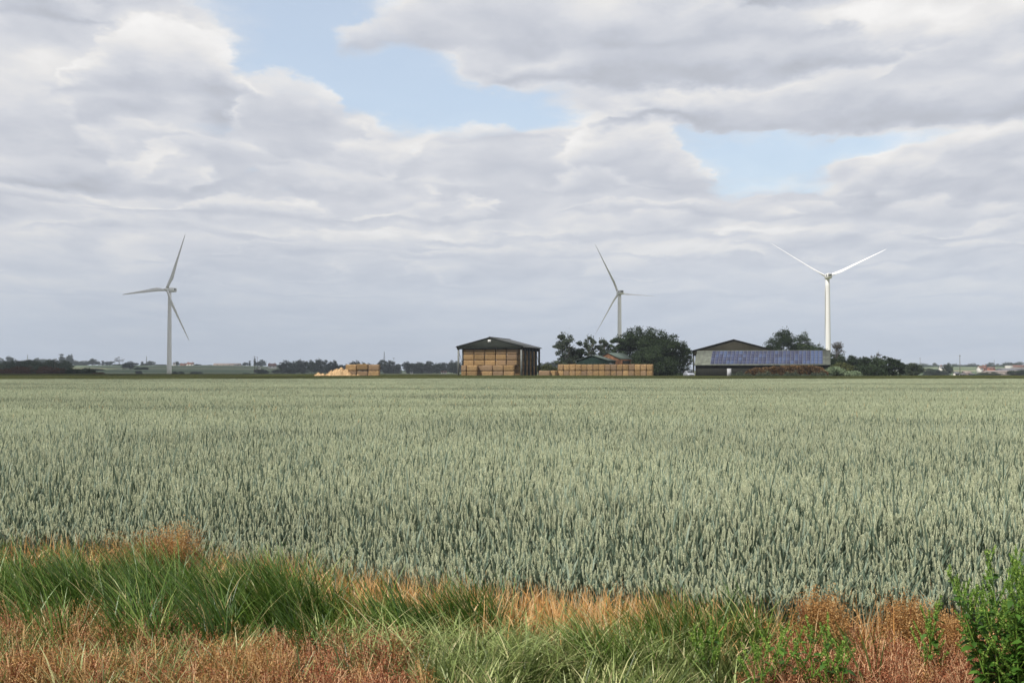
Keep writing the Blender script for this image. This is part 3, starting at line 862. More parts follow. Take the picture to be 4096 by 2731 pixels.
for k in range(2):
    cl.box(0.045, cw - 0.045, 0.035 + k * rh / 2, rh / 2 - 0.025 + k * rh / 2, 0.0355, 0.039)
me_f = fr.mesh('solar_panel', M['panel_frame']); me_c = cl.mesh('cells', M['cell'])
ang = math.atan2(sl.z, sl.y)
rest_f, rest_c = MB(), MB()
for c in range(NC):
    for r_i in range(NR):
        p = Vector((x_a + c * cw, 0, EV + 0.12)) + sl * (0.25 + r_i * rh) + nrm * 0.06
        if c < 25:
            f = obj('solar_panel', me_f, shed); f.location = p; f.rotation_euler = (ang, 0, 0)
            g = obj('cells', me_c, f)
        else:
            mt = Matrix.Translation(p) @ Matrix.Rotation(ang, 4, 'X')
            for src, dst in ((fr, rest_f), (cl, rest_c)):
                v, q, t_, tn = src.arrays()
                dst.add([tuple(mt @ Vector(a)) for a in v], q)
ro = rest_f.build('solar_panel', M['panel_frame'], shed); ro['kind'] = 'stuff'
rc_ = rest_c.build('cells', M['cell'], ro)

# ------------------------------------------------------------------ tall shed behind it
TO = at(2771, 1508, 322); TO.z = GB
TW, TD, TE, TR = 20.9, 26.0, 6.5, 9.3
big = thing('tall_shed', 'tall olive brown gabled shed standing behind the solar roofed shed', 'shed', TO, rzP)
h = TW / 2
MB().prism([(0, 0, TE - 1.25), (TW, 0, TE - 1.25), (TW, 0, TE), (h, 0, TR), (0, 0, TE)], (0, 0.15, 0)).build('gable_cladding', M['gable_brown'], big)
MB().prism([(0, TD, -0.3), (TW, TD, -0.3), (TW, TD, TE), (h, TD, TR), (0, TD, TE)], (0, 0.15, 0)).build('rear_wall', M['gable_brown'], big)
MB().box(TW - 0.15, TW - 0.003, 0.16, TD - 0.01, -0.3, TE).build('side_wall', M['gable_brown'], big)
MB().box(4.0, TW - 0.2, 0.03, 0.12, -0.3, TE - 1.25).build('front_wall', M['gable_brown'], big)
r_ = MB()
for x0 in (-0.3, TW + 0.3):
    z0 = TE - 0.3 * (TR - TE) / h
    r_.prism([(x0, -0.3, z0 + 0.02), (h, -0.3, TR + 0.02), (h, -0.3, TR + 0.15), (x0, -0.3, z0 + 0.15)], (0, TD + 0.6, 0))
r_.build('roof', M['gable_brown'], big)
for yy in (0, 6.4, 12.8, 19.2, 25.6):
    MB().box(0.02, 0.4, yy + 0.16, yy + 0.4, -0.3, TE - 0.2).build('post', M['steel_post'] if yy == 0 else M['dark_post'], big)
MB().box(0.8, 3.9, 0.4, 0.5, 2.6, TE - 1.3).build('white_panel', M['door'], big)

# ------------------------------------------------------------------ car
def make_car(px, Y):
    loc = at(px, 1509, Y); loc.z = GB - 0.1
    c = thing('parked_car', 'silver car facing the field, parked beside the tall shed', 'car', loc, R(8))
    def loft(secs, name, m, parent, k=None):
        b = MB(); V = []; n = len(secs[0])
        for s_ in secs: V += s_
        q = [(i * n + j, i * n + (j + 1) % n, (i + 1) * n + (j + 1) % n, (i + 1) * n + j) for i in range(len(secs) - 1) for j in range(n)]
        t_ = [(0, j + 1, j) for j in range(1, n - 1)] + [((len(secs) - 1) * n, (len(secs) - 1) * n + j, (len(secs) - 1) * n + j + 1) for j in range(1, n - 1)]
        b.add(V, q, t_)
        return b.build(name, m, parent)
    def sec(y, hw, z0, z1, ch=0.08):
        return [(-hw, y, z0), (hw, y, z0), (hw + 0.02, y, (z0 + z1) / 2), (hw, y, z1 - ch), (hw - ch * 1.4, y, z1), (-hw + ch * 1.4, y, z1), (-hw, y, z1 - ch), (-hw - 0.02, y, (z0 + z1) / 2)]
    body = loft([sec(-2.1, 0.72, 0.32, 0.66), sec(-2.0, 0.84, 0.25, 0.78), sec(-1.1, 0.88, 0.22, 0.95), sec(0.9, 0.88, 0.22, 0.98), sec(2.0, 0.86, 0.25, 0.95), sec(2.15, 0.8, 0.35, 0.85)], 'body', M['car'], c)
    loft([sec(-0.95, 0.76, 0.95, 1.0, 0.02), sec(-0.25, 0.66, 0.96, 1.45), sec(1.2, 0.66, 0.96, 1.48), sec(1.95, 0.72, 0.95, 1.0, 0.02)], 'roof', M['car'], body)
    MB().prism([(-0.66, -0.96, 1.0), (0.66, -0.96, 1.0), (0.56, -0.33, 1.41), (-0.56, -0.33, 1.41)], (0, -0.03, 0.02)).build('windscreen', M['glass'], c)
    for s_ in (-1, 1):
        MB().box(0.5 * s_ - 0.14, 0.5 * s_ + 0.14, -2.07, -2.03, 0.6, 0.74).build('headlight', M['lamp'], c)
        for y_ in (-1.35, 1.35):
            w_ = MB().tube([(s_ * 0.72, y_, 0.31), (s_ * 0.9, y_, 0.31)], 0.31, 16).build('wheel', M['rubber'], c)
            MB().tube([(s_ * 0.86, y_, 0.31), (s_ * 0.92, y_, 0.31)], 0.19, 12).build('rim', M['car'], w_)
    MB().box(-0.45, 0.45, -2.13, -2.09, 0.4, 0.52).build('grille', M['rubber'], c)
    return c
make_car(2756, 298)

# ------------------------------------------------------------------ trees
def leaf_quads(P, size, r, tone, flat=0.0):
    n = len(P)
    a = r.normal(0, 1, (n, 3)); a /= np.linalg.norm(a, axis=1)[:, None]
    b = r.normal(0, 1, (n, 3)); b -= a * (a * b).sum(1)[:, None]; b /= np.linalg.norm(b, axis=1)[:, None]
    s = (size * r.uniform(0.6, 1.4, n))[:, None]
    a = a * s; b = b * s * 0.62
    v = np.stack([P - a, P + b * 0.8, P + a, P - b * 0.8], 1).reshape(-1, 3)
    return v, np.arange(n * 4).reshape(-1, 4), np.repeat(tone, 4)
def crown_points(r, n, lobes, flat_base=0.25):
    """lobes: array of (x, y, z, rx, rz)"""
    L = np.asarray(lobes, float)
    wgt = L[:, 3] ** 1.8 * L[:, 4]; wgt /= wgt.sum()
    k = r.choice(len(L), n, p=wgt)
    d = r.normal(0, 1, (n, 3)); d /= np.linalg.norm(d, axis=1)[:, None]
    # twiggy, uneven lobes: the leaf cloud swells and thins with direction
    fr = r.uniform(2.0, 5.0, (len(L), 3)); ph = r.uniform(0, 6.28, (len(L), 3))
    wob = np.sin(d[:, 0] * fr[k, 0] + ph[k, 0]) * np.sin(d[:, 1] * fr[k, 1] + ph[k, 1]) + 0.6 * np.sin(d[:, 2] * fr[k, 2] * 1.5 + ph[k, 2])
    rad = (1 - np.abs(r.normal(0, 0.26, n))) * (1 + 0.28 * wob); rad = np.clip(rad, 0.05, 1.5)
    d[:, 2] = np.where(d[:, 2] < 0, d[:, 2] * (1 - flat_base), d[:, 2])
    off = d * rad[:, None] * np.stack([L[k, 3], L[k, 3], L[k, 4]], 1)
    lt = r.uniform(-0.2, 0.2, len(L))
    tone = np.clip(0.45 + lt[k] + r.normal(0, 0.18, n), 0, 1)
    return L[k, :3] + off, tone
def crown(r, H, W, z0, nl, n, size, shape='round', gap=0.0):
    lobes = []
    Hc = H - z0
    nl = int(nl * 1.5)
    for i in range(nl):
        t = r.uniform(0, 1) if gap else r.beta(1.0, 1.15)
        if shape == 'round': wr = math.sqrt(max(0.0, 1 - (max(0.0, t - 0.22) / 0.80) ** 2)) * (0.86 + 0.14 * min(1, t / 0.22))
        elif shape == 'column': wr = 0.9 if t < 0.7 else 0.55
        elif shape == 'cone': wr = 1.0 - 0.75 * t
        else: wr = 0.95 - 0.7 * abs(t - 0.4)
        lr = W * r.uniform(0.085, 0.20) * (1 - gap * 0.45) * (0.75 + 0.25 * wr)
        if shape == 'column': lr = W * r.uniform(0.25, 0.4)
        rz = lr * r.uniform(0.6, 0.95)
        a = r.uniform(0, 2 * math.pi); u = math.sqrt(r.uniform(0.02, 1))
        if shape in ('round', 'x'):
            rr = max(0.0, W / 2 - lr * 0.85) * u
            zm = z0 + Hc * math.sqrt(max(0.0, 1 - 0.86 * (rr / (W / 2)) ** 2)) - rz
            z = z0 + rz * 0.4 + max(0.0, zm - z0 - rz * 0.4) * (r.uniform(0, 1) ** (0.62 if gap else 0.85))
        else:
            rr = max(0.0, W / 2 * wr - lr * 0.85) * u
            z = min(max(z0 + Hc * t, z0 + rz * 0.5), H - rz * 0.9)
        lobes.append((math.cos(a) * rr, math.sin(a) * rr, z, lr, rz))
    P, tone = crown_points(r, n, lobes)
    # light sprays breaking the outline
    if gap:
        sp = r.choice(len(P), n // 4)
        P[sp, :2] *= r.uniform(0.3, 1.0, (len(sp), 1)); P[sp, 2] += r.normal(0, H * 0.06, len(sp))
    ex = r.choice(len(P), n // 8)
    c = np.array([0, 0, (z0 + H) / 2])
    o = P[ex] - c; o = P[ex] + o / np.linalg.norm(o, axis=1)[:, None] * np.abs(r.normal(0, W * 0.03, (len(ex), 1)))
    P = np.vstack([P, o]); tone = np.concatenate([tone, tone[ex]])
    fz = (H - z0) / max(0.3, np.percentile(P[:, 2], 99.6) - z0); P[:, 2] = z0 + (P[:, 2] - z0) * fz
    fx = W / max(0.3, np.percentile(P[:, 0], 99.0) - np.percentile(P[:, 0], 1.0)); P[:, :2] *= fx
    lobes = [(l[0] * fx, l[1] * fx, z0 + (l[2] - z0) * fz, l[3], l[4]) for l in lobes]
    P[:, 2] = np.maximum(P[:, 2], 0.05)
    v, q, tn = leaf_quads(P, size, r, tone)
    return MB().add(v, q, tone=tn), lobes
def trunk(r, H, z0, rad, lobes, nlimb, base=None):
    b = MB()
    top = H * 0.8
    pts = [(0, 0, -0.3)]; x = y = 0
    n = 6
    for i in range(1, n + 1):
        x += r.normal(0, 0.02 * H); y += r.normal(0, 0.02 * H)
        pts.append((x, y, top * i / n))
    b.tube(pts, [rad * (1.25 if i == 0 else 1 - 0.8 * i / n) for i in range(n + 1)], 8)
    ls = list(lobes); r.shuffle(ls)
    for lb in ls[:nlimb]:
        zt = max(0.5, min(top * 0.9, lb[2] * 0.6)); i = min(n - 1, int(zt / top * n)); f = zt / top * n - i
        p0 = Vector(pts[i]).lerp(Vector(pts[i + 1]), f); p1 = Vector(lb[:3])
        mid = p0.lerp(p1, 0.5) + Vector((0, 0, -0.05 * H))
        b.tube([p0, mid, p1], [rad * 0.42, rad * 0.28, rad * 0.08], 5)
    return b
def tree(name, label, cat, px, Y, H, W, lf, seed, z0=None, nl=26, n=5000, size=0.16, shape='round', bark='bark', group=None, loc=None, trad=None, gap=0.0, nlimb=8):
    r = np.random.default_rng(seed)
    p = loc or ground(px, Y)
    t = thing(name, label, cat, p, 0, group)
    z0 = H * 0.12 if z0 is None else z0
    cb, lobes = crown(r, H, W * 1.08, z0 * 0.7, int(nl * 1.3), int(n * 1.7), size, shape, gap)
    cb.build('crown', M[lf], t)
    trunk(r, H, z0, trad or max(0.12, H * 0.025), lobes, nlimb + (14 if gap else 0)).build('trunk', M[bark], t, True)
    return t
def hgt(py_top, Y, zg=GB):
    return EYE + (HY - py_top) / F * Y - zg
def wid(dpx, Y):
    return dpx / F * Y
Yt = 318
G1 = 'farm trees behind the long bale stack'
tree('slender_tree', 'slender pale trunked tree standing nearest the open barn', 'tree', 2262, Yt, hgt(1337, Yt), wid(82, Yt), 'leaf_grey', 11, z0=3.0, nl=26, n=3800, size=0.19, bark='pale_bark', group=G1, gap=0.5, shape='x')
tree('bushy_tree', 'small dark bushy tree between the slender pale trunked tree and the sparse one', 'tree', 2312, Yt + 3, hgt(1368, Yt), wid(62, Yt), 'leaf_dark', 12, z0=0.8, nl=20, n=4200, size=0.17, group=G1)
tree('sparse_tree', 'tall sparse tree just above the bottle green shed, sky showing through', 'tree', 2360, Yt + 4, hgt(1343, Yt), wid(56, Yt), 'leaf_grey', 13, z0=4.2, nl=20, n=1900, size=0.18, bark='pale_bark', group=G1, gap=0.6, shape='x')
tree('sparse_tree', 'thin open tree right behind the rusty brown shed roof', 'tree', 2412, Yt + 6, hgt(1354, Yt), wid(58, Yt), 'leaf_grey', 14, z0=4.0, nl=20, n=2100, size=0.18, group=G1, gap=0.6, shape='x')
tree('broad_tree', 'dark tree in front of the middle turbine\'s tower', 'tree', 2466, Yt + 6, hgt(1350, Yt), wid(64, Yt), 'leaf_mid', 15, z0=1.6, nl=24, n=5200, size=0.17, group=G1)
tree('broad_tree', 'tallest dark tree of the clump, just right of the middle turbine\'s tower', 'tree', 2538, Yt + 8, hgt(1314, Yt + 8), wid(128, Yt), 'leaf_dark', 16, z0=1.6, nl=42, n=11000, size=0.19, group=G1)
tree('broad_tree', 'wide dark round tree in the middle of the big clump behind the long stack', 'tree', 2618, Yt + 2, hgt(1317, Yt), wid(136, Yt), 'leaf_dark', 17, z0=1.0, nl=46, n=12500, size=0.19, group=G1)
tree('broad_tree', 'dark tree at the right end of the big clump, sloping down to its right', 'tree', 2690, Yt - 4, hgt(1346, Yt), wid(104, Yt), 'leaf_dark', 18, z0=2.0, nl=36, n=9000, size=0.18, group=G1)
tree('sparse_tree', 'thin leaning tree at the outer right edge of the big clump', 'tree', 2738, Yt + 4, hgt(1384, Yt), wid(52, Yt), 'leaf_mid', 19, z0=2.6, nl=16, n=1900, size=0.17, group=G1, gap=0.4)
tree('round_tree', 'lighter green low tree bulging in front of the big dark clump', 'tree', 2600, Yt - 12, hgt(1388, Yt), wid(120, Yt), 'leaf_mid', 20, z0=0.6, nl=34, n=8000, size=0.17, group=G1)
tree('round_bush', 'dark bush with leaves to the ground behind the slender pale trunked tree', 'bush', 2290, Yt + 10, hgt(1428, Yt), wid(120, Yt), 'leaf_dark', 21, z0=0.1, nl=26, n=5000, size=0.17, group=G1)
tree('round_bush', 'olive green round bush between the barn and the long bale stack', 'bush', 2186, 322, hgt(1457, 322), wid(66, 322), 'leaf_olive', 22, z0=0.1, nl=16, n=2600, size=0.15)
tree('round_bush', 'dark bush filling the foot of the big clump behind the stack\'s right end', 'bush', 2640, Yt - 10, hgt(1432, Yt), wid(120, Yt), 'leaf_dark', 23, z0=0.1, nl=26, n=5500, size=0.17, group=G1)
G2 = 'trees behind the solar shed'
tree('pine_tree', 'dark dense tree with layered boughs rising behind the solar panels', 'tree', 3126, 352, hgt(1323, 352), wid(116, 352), 'leaf_dark', 31, z0=0.6, nl=40, n=10500, size=0.18, group=G2, shape='x')
tree('pine_tree', 'low dark tree poking up right of the tall shed\'s gable', 'tree', 3078, 352, hgt(1385, 352), wid(50, 352), 'leaf_dark', 32, z0=0.4, nl=16, n=3000, size=0.17, group=G2, shape='cone')
tree('round_tree', 'greyer green rounded tree between the dark pine and the white turbine', 'tree', 3232, 350, hgt(1336, 350), wid(96, 350), 'leaf_mid', 33, z0=0.6, nl=34, n=7500, size=0.17, group=G2)
tree('sparse_tree', 'small scrubby tree right at the foot of the bright white turbine', 'tree', 3290, 346, hgt(1378, 346), wid(56, 346), 'leaf_dark', 34, z0=0.4, nl=18, n=2600, size=0.16, group=G2, gap=0.5)
tree('sparse_tree', 'half bare upright tree just right of the solar roof\'s end', 'tree', 3350, 340, hgt(1370, 340), wid(44, 340), 'twig_grey', 35, z0=2.0, nl=18, n=1500, size=0.16, group=G2, gap=0.6, shape='column', nlimb=14)
G3 = 'dark overgrown hedge trees right of the solar shed'
for i, (px, top, wd, lf, lb) in enumerate([
    (3345, 1418, 70, 'leaf_dark', 'dark leafy tree at the foot of the half bare upright tree'),
    (3395, 1424, 74, 'leaf_dark', 'dark hedge tree, second beyond the end of the solar shed'),
    (3445, 1430, 80, 'leaf_dark', 'dark hedge tree just left of the bare twiggy tree'),
    (3500, 1430, 84, 'leaf_mid', 'dark hedge tree under the bare twiggy tree'),
    (3553, 1427, 56, 'leaf_dark', 'dark hedge tree with a round crown right of the bare twiggy tree'),
    (3588, 1438, 52, 'leaf_dark', 'last dark round tree at the right end of the overgrown hedge'),
    (3370, 1452, 90, 'leaf_olive', 'low olive green bush in front of the hedge\'s left end'),
    (3470, 1462, 130, 'leaf_dark', 'low dark bush filling the hedge below the twiggy tree')]):
    tree('hedge_tree', lb, 'tree', px, 330 - (i > 5) * 8, hgt(top, 330), wid(wd, 330), lf, 40 + i, z0=0.1, nl=22, n=4200, size=0.17, group=G3)
tree('bare_tree', 'bare twiggy tree sticking up above the dark hedge on the right', 'tree', 3507, 338, hgt(1408, 338), wid(42, 338), 'twig_grey', 50, z0=4.0, nl=14, n=700, size=0.12, group=G3, gap=0.6, nlimb=14)
tree('round_bush', 'dark grey green bush standing apart past the right end of the hedge', 'bush', 3650, 360, hgt(1455, 360, 0.4), wid(76, 360), 'leaf_grey', 51, z0=0.1, nl=20, n=4200, size=0.17)
tree('round_bush', 'pale silvery green bush at the right end of the rust brown weeds', 'bush', 3345, 292, hgt(1467, 292), wid(74, 292), 'leaf_pale', 52, z0=0.1, nl=22, n=3600, size=0.15)
tree('round_bush', 'low pale green bush right of the silvery one, beside the rough grass', 'bush', 3400, 291, hgt(1484, 291), wid(70, 291), 'leaf_pale', 53, z0=0.1, nl=18, n=2600, size=0.15)
# rust brown weeds on the bank before the solar shed
def weed_bank():
    r = np.random.default_rng(60)
    b = MB()
    prof_x = [2972, 2990, 3010, 3060, 3110, 3160, 3200, 3260, 3290, 3312]
    prof_y = [1500, 1484, 1474, 1472, 1466, 1463, 1463, 1464, 1474, 1492]
    n = 21000
    px = r.uniform(2972, 3312, n)
    top = np.interp(px, prof_x, prof_y) + r.normal(0, 1.6, n) + 1.4 * np.sin(px * 0.17)
    Y = 291 + r.uniform(-1.6, 1.6, n) - (px - 2972) * 0.018
    X = (px - CX) / F * Y
    zt = EYE + (HY - top) / F * Y
    u = r.beta(2.2, 1.0, n)
    zz = GB + (zt - GB) * u
    patch = np.sin(px * 0.05) * 0.12 + np.sin(px * 0.13 + zz * 3) * 0.12
    tone = np.clip(0.5 + patch + r.normal(0, 0.18, n), 0, 1)
    P = np.stack([X, Y, zz], 1)
    v, q, tn = leaf_quads(P, 0.16, r, np.clip(tone + r.normal(0, 0.15, n), 0, 1))
    c = np.array([X.mean(), 289.0, GB])
    b.add(v - c, q, tone=tn)
    o = b.build('rust_weeds', M['leaf_rust']); o.location = c
    tag(o, 'bank of rust brown seeding weeds against the solar shed wall', 'weeds', kind='stuff')
    b = MB(); n = 8000
    px = r.uniform(2925, 3330, n)
    Y = 287.5 + r.uniform(-1.0, 1.0, n) - (px - 2972) * 0.018
    X = (px - CX) / F * Y
    hh = 0.75 + 0.35 * np.sin(px * 0.06) + 0.25 * np.sin(px * 0.17 + 1)
    zz = GB + np.abs(r.normal(0, 0.45, n)) * hh + 0.05
    P = np.stack([X, Y, zz], 1)
    v, q, tn = leaf_quads(P, 0.12, r, np.clip(r.normal(0.5, 0.2, n), 0, 1))
    c = np.array([X.mean(), 286.0, GB]); b.add(v - c, q, tone=tn)
    o = b.build('green_weeds', M['leaf_grey']); o.location = c
    tag(o, 'low green weeds growing along the foot of the rust brown bank', 'weeds', kind='stuff')
weed_bank()

# left hedge of brown shrubs with darker trees behind
G4 = 'brown shrubs of the hedge at the far left'
shr = [(20, 1474, 90, 'leaf_brown', 'dark brown shrub at the very left edge of the hedge'),
       (95, 1466, 90, 'leaf_brown', 'tall russet shrub second from the left edge'),
       (140, 1475, 40, 'leaf_mid', 'small green shrub in a gap of the russet hedge'),
       (190, 1466, 90, 'leaf_brown', 'russet shrub under the wooden crossarm pole'),
       (240, 1474, 70, 'leaf_brown', 'russet shrub just right of the wooden crossarm pole'),
       (290, 1474, 70, 'leaf_dark', 'dark green shrub among the hedge\'s right half'),
       (345, 1474, 74, 'leaf_dark', 'rounded dark green shrub near the right end of the russet hedge'),
       (385, 1489, 50, 'leaf_brown', 'low brown shrub closing the right end of the hedge')]
YL = 520
for i, (px, top, wd, lf, lb) in enumerate(shr):
    p = ground(px, YL)
    tree('hedge_shrub', lb, 'shrub', px, YL, hgt(top, YL, p.z), wid(wd, YL), lf, 70 + i, z0=0.05, nl=22, n=3600, size=0.22, group=G4)
G5 = 'dark trees behind the russet hedge'
for i, (px, top, wd, lf, lb) in enumerate([
    (10, 1446, 90, 'leaf_mid', 'dark green tree behind the hedge at the picture\'s left edge'),
    (60, 1441, 80, 'leaf_mid', 'dark green tree behind the hedge, left of the tall russet shrub'),
    (105, 1440, 70, 'leaf_mid', 'round dark green tree above the tall russet shrub'),
    (155, 1446, 80, 'leaf_mid', 'dark green tree behind the hedge, left of the crossarm pole'),
    (203, 1439, 70, 'leaf_mid', 'bright edged dark tree directly left of the crossarm pole'),
    (248, 1442, 70, 'leaf_mid', 'dark tree closing the row right of the crossarm pole')]):
    p = ground(px, 760)
    tree('hedge_tree', lb, 'tree', px, 760, hgt(top, 760, p.z), wid(wd, 760), lf, 90 + i, z0=0.1, nl=26, n=4200, size=0.3, group=G5)

# far trees: a few crowns, copied
far_proto = {}
def far_base(kind):
    if kind in far_proto: return far_proto[kind]
    spec = {'round': (10, 10, 0.2, 30, 4200, 0.36, 'round', 'leaf_dark'), 'broad': (9, 13, 0.1, 34, 5000, 0.38, 'round', 'leaf_mid'),
            'poplar': (14, 3.6, 0.3, 30, 2600, 0.3, 'column', 'leaf_dark'), 'bare': (11, 7.5, 3.5, 12, 480, 0.3, 'round', 'twig_grey'),
            'low': (4.5, 12, 0.0, 30, 3600, 0.36, 'round', 'leaf_dark'), 'pale': (9, 9, 0.1, 28, 3800, 0.36, 'round', 'leaf_grey')}[kind]
    H, W, z0, nl, n, size, shape, lf = spec
    out = []
    for s_ in range(2 if kind in ('poplar', 'bare') else 4):
        r = np.random.default_rng(200 + s_ * 13 + len(kind))
        cb, lobes = crown(r, H, W, z0, nl, n, size, shape)
        out.append((cb.mesh('crown', M[lf]), trunk(r, H, z0, 0.3, lobes, 8).mesh('trunk', M['bark'], True), H, W))
    far_proto[kind] = out
    return out
def far_tree(kind, px, top, wd, Y, label, group, base=None):
    out = far_base(kind)
    cm, tm, H, W = out[random.randrange(len(out))]
    p = ground(px, Y)
    if base is not None: p.z = EYE + (HY - base) / F * Y
    t = thing({'poplar': 'poplar_tree', 'bare': 'bare_tree', 'low': 'round_bush'}.get(kind, 'round_tree'), label, 'bush' if kind == 'low' else 'tree', p, random.uniform(0, 6.28), group)
    k = (EYE + (HY - top) / F * Y - p.z) / H
    kw = wid(wd, Y) / W * 1.2
    t.scale = (kw, kw, k)
    obj('crown', cm, t); obj('trunk', tm, t)
    return t
Gf = 'trees on the far ridge at the left'
L = [('pale', 2, 1432, 26, 'pale round tree on the skyline at the picture\'s left edge'),
     ('round', 38, 1425, 22, 'tall dark skyline tree left of the first mast'), ('low', 20, 1444, 50, 'low skyline bush at the far left edge'),
     ('round', 95, 1441, 34, 'round skyline tree just left of the first mast\'s foot'), ('round', 146, 1432, 26, 'dark skyline tree right of the first mast'),
     ('broad', 178, 1436, 40, 'broad skyline tree between the first mast and the crossarm pole'),
     ('poplar', 246, 1416, 15, 'narrow pointed tree, tallest on the left skyline'), ('round', 262, 1430, 20, 'small tree between the pointed tree and the leaning topped one'),
     ('round', 279, 1419, 24, 'uneven topped tall tree right of the narrow pointed tree'), ('round', 300, 1440, 30, 'dark tree stepping down right of the uneven topped tree'),
     ('low', 318, 1448, 40, 'low tree in the dip of the ridge right of the tall trees'), ('round', 328, 1443, 20, 'small round ridge tree after the dip'),
     ('round', 346, 1443, 18, 'small upright ridge tree left of the big round one'), ('round', 370, 1435, 28, 'big round dark ridge tree midway to the bare tree'),
     ('round', 393, 1444, 20, 'small tree touching the right side of the big round ridge tree'), ('poplar', 411, 1443, 9, 'thin upright tree standing alone on the ridge'),
     ('round', 438, 1445, 34, 'rounded dark tree left of the bare topped one on the ridge'),
     ('bare', 479, 1427, 30, 'open branched tree with sky through its crown on the ridge'), ('low', 470, 1456, 44, 'low hedge bush at the foot of the open branched ridge tree'),
     ('pale', 569, 1446, 10, 'thin pale tree left of the second mast'), ('low', 578, 1453, 24, 'low bush just left of the second mast'),
     ('pale', 603, 1444, 30, 'pale round tree just right of the second mast'), ('low', 640, 1457, 40, 'low bush left of the grey turbine on the ridge'),
     ('pale', 708, 1446, 18, 'round tree just right of the grey turbine on the ridge'), ('low', 735, 1452, 30, 'low bush left of the white ridge house'),
     ('low', 790, 1456, 24, 'low bush right of the white ridge house'), ('low', 812, 1460, 24, 'second low bush right of the white ridge house'),
     ('low', 838, 1459, 18, 'small bush left of the long pinkish roofs'), ('low', 880, 1455, 22, 'bush in front of the long pinkish roofs'),
     ('round', 983, 1449, 20, 'round dark tree left of the slim poplars'), ('poplar', 999, 1443, 8, 'slim poplar left of the double pole'),
     ('poplar', 1019, 1434, 8, 'taller slim poplar at the double pole'), ('low', 962, 1459, 20, 'low bush right of the pinkish roofs'),
     ('round', 1048, 1439, 28, 'big dark tree right of the double pole'), ('round', 1030, 1448, 20, 'rounded tree between the poplar and the big dark tree'),
     ('low', 1113, 1458, 16, 'low bush right of the red roofed house')]
for k_, px, top, wd, lb in L:
    far_tree(k_, px, top, wd, 2350, lb, Gf)
# in the fields in front of the ridge
far_tree('round', 522, 1446, 44, 1500, 'isolated round dark tree in the field left of the grey turbine', 'trees in the far fields', base=1478)
for px, top, wd, bs, lb in [(380, 1474, 50, 1481, 'low dark hedge bush in the far field above the russet hedge'), (552, 1470, 20, 1478, 'small bush right of the isolated round tree'),
                           (578, 1469, 28, 1478, 'second small bush right of the isolated round tree'), (555, 1483, 22, 1495, 'pale low bush in the lower far field'),
                           (698, 1485, 16, 1496, 'small dark bush at the right foot of the grey turbine'), (724, 1486, 20, 1496, 'dark bush second right of the grey turbine\'s foot'),
                           (785, 1486, 34, 1497, 'wider dark bush third right of the grey turbine\'s foot'), (985, 1491, 22, 1498, 'dark low bush below the double pole'),
                           (1045, 1476, 40, 1493, 'pale hedge bush in the field below the big dark tree'), (1110, 1478, 34, 1492, 'dark bush left of the long tree line')]:
    far_tree('low', px, top, wd, 1150, lb, 'bushes in the far fields', base=bs)
Gt = 'long line of trees across the middle distance'
line = [('round', 1138, 1442, 40), ('low', 1160, 1470, 46), ('broad', 1180, 1446, 48), ('pale', 1208, 1441, 40), ('broad', 1248, 1442, 42), ('pale', 1280, 1438, 38),
        ('round', 1312, 1441, 32), ('round', 1338, 1443, 26), ('low', 1350, 1462, 50), ('round', 1375, 1457, 34), ('round', 1420, 1443, 30), ('round', 1452, 1450, 28),
        ('broad', 1482, 1455, 30), ('pale', 1532, 1440, 32), ('pale', 1562, 1443, 38), ('low', 1560, 1466, 60), ('pale', 1592, 1456, 24), ('round', 1632, 1448, 42),
        ('broad', 1672, 1450, 50), ('pale', 1716, 1445, 34), ('broad', 1748, 1452, 40), ('round', 1680, 1470, 36), ('round', 1705, 1471, 34), ('pale', 1778, 1451, 44),
        ('round', 1806, 1442, 22), ('broad', 1826, 1446, 40), ('round', 1815, 1466, 30), ('broad', 1990, 1450, 60), ('broad', 2100, 1452, 70), ('broad', 2215, 1446, 60), ('pale', 2168, 1452, 40)]
desc = {'round': 'dark rounded tree', 'broad': 'broad green tree', 'pale': 'paler green tree', 'low': 'low dark bush'}
cnt = {}
for k_, px, top, wd in line:
    cnt[k_] = cnt.get(k_, 0) + 1
    where = 'left of the loose straw' if px < 1256 else 'above the loose straw' if px < 1380 else 'behind the small bale block' if px < 1520 else 'between bale block and barn' if px < 1835 else 'seen around the barn'
    far_tree(k_, px, top, wd, 1250 + random.uniform(-60, 60), '%s %s, %s such in the tree line' % (desc[k_], where, ORD[cnt[k_] - 1]), Gt, base=1494)
Gr = 'trees around the far houses on the right'
line = [('broad', 3700, 1454, 60, 1495), ('pale', 3740, 1453, 40, 1495), ('round', 3790, 1454, 32, 1500), ('round', 3720, 1474, 54, 1507), ('round', 3745, 1477, 44, 1507), ('pale', 3776, 1484, 36, 1507),
        ('broad', 3820, 1456, 44, 1490), ('pale', 3868, 1457, 40, 1490), ('round', 3895, 1454, 40, 1490), ('round', 3960, 1451, 46, 1488), ('pale', 3995, 1456, 34, 1490),
        ('round', 4055, 1448, 66, 1480), ('pale', 4020, 1460, 30, 1490), ('low', 3930, 1489, 44, 1507), ('pale', 3975, 1488, 44, 1508), ('round', 4060, 1480, 46, 1508),
        ('round', 4090, 1478, 30, 1508), ('low', 3640, 1482, 60, 1507), ('round', 2715, 1470, 50, 1505), ('pale', 2745, 1474, 40, 1505), ('low', 3850, 1496, 40, 1508)]
cnt = {}
for k_, px, top, wd, bs in line:
    cnt[k_] = cnt.get(k_, 0) + 1
    far = bs < 1500
    far_tree(k_, px, top, wd, 1900 if far else 900, ('%s %s, %s such from left' % (desc[k_], 'on the rise behind the far houses' if far else ('beside the parked car' if px < 3000 else 'in front of the far houses'), ORD[cnt[k_] - 1])), Gr, base=bs)
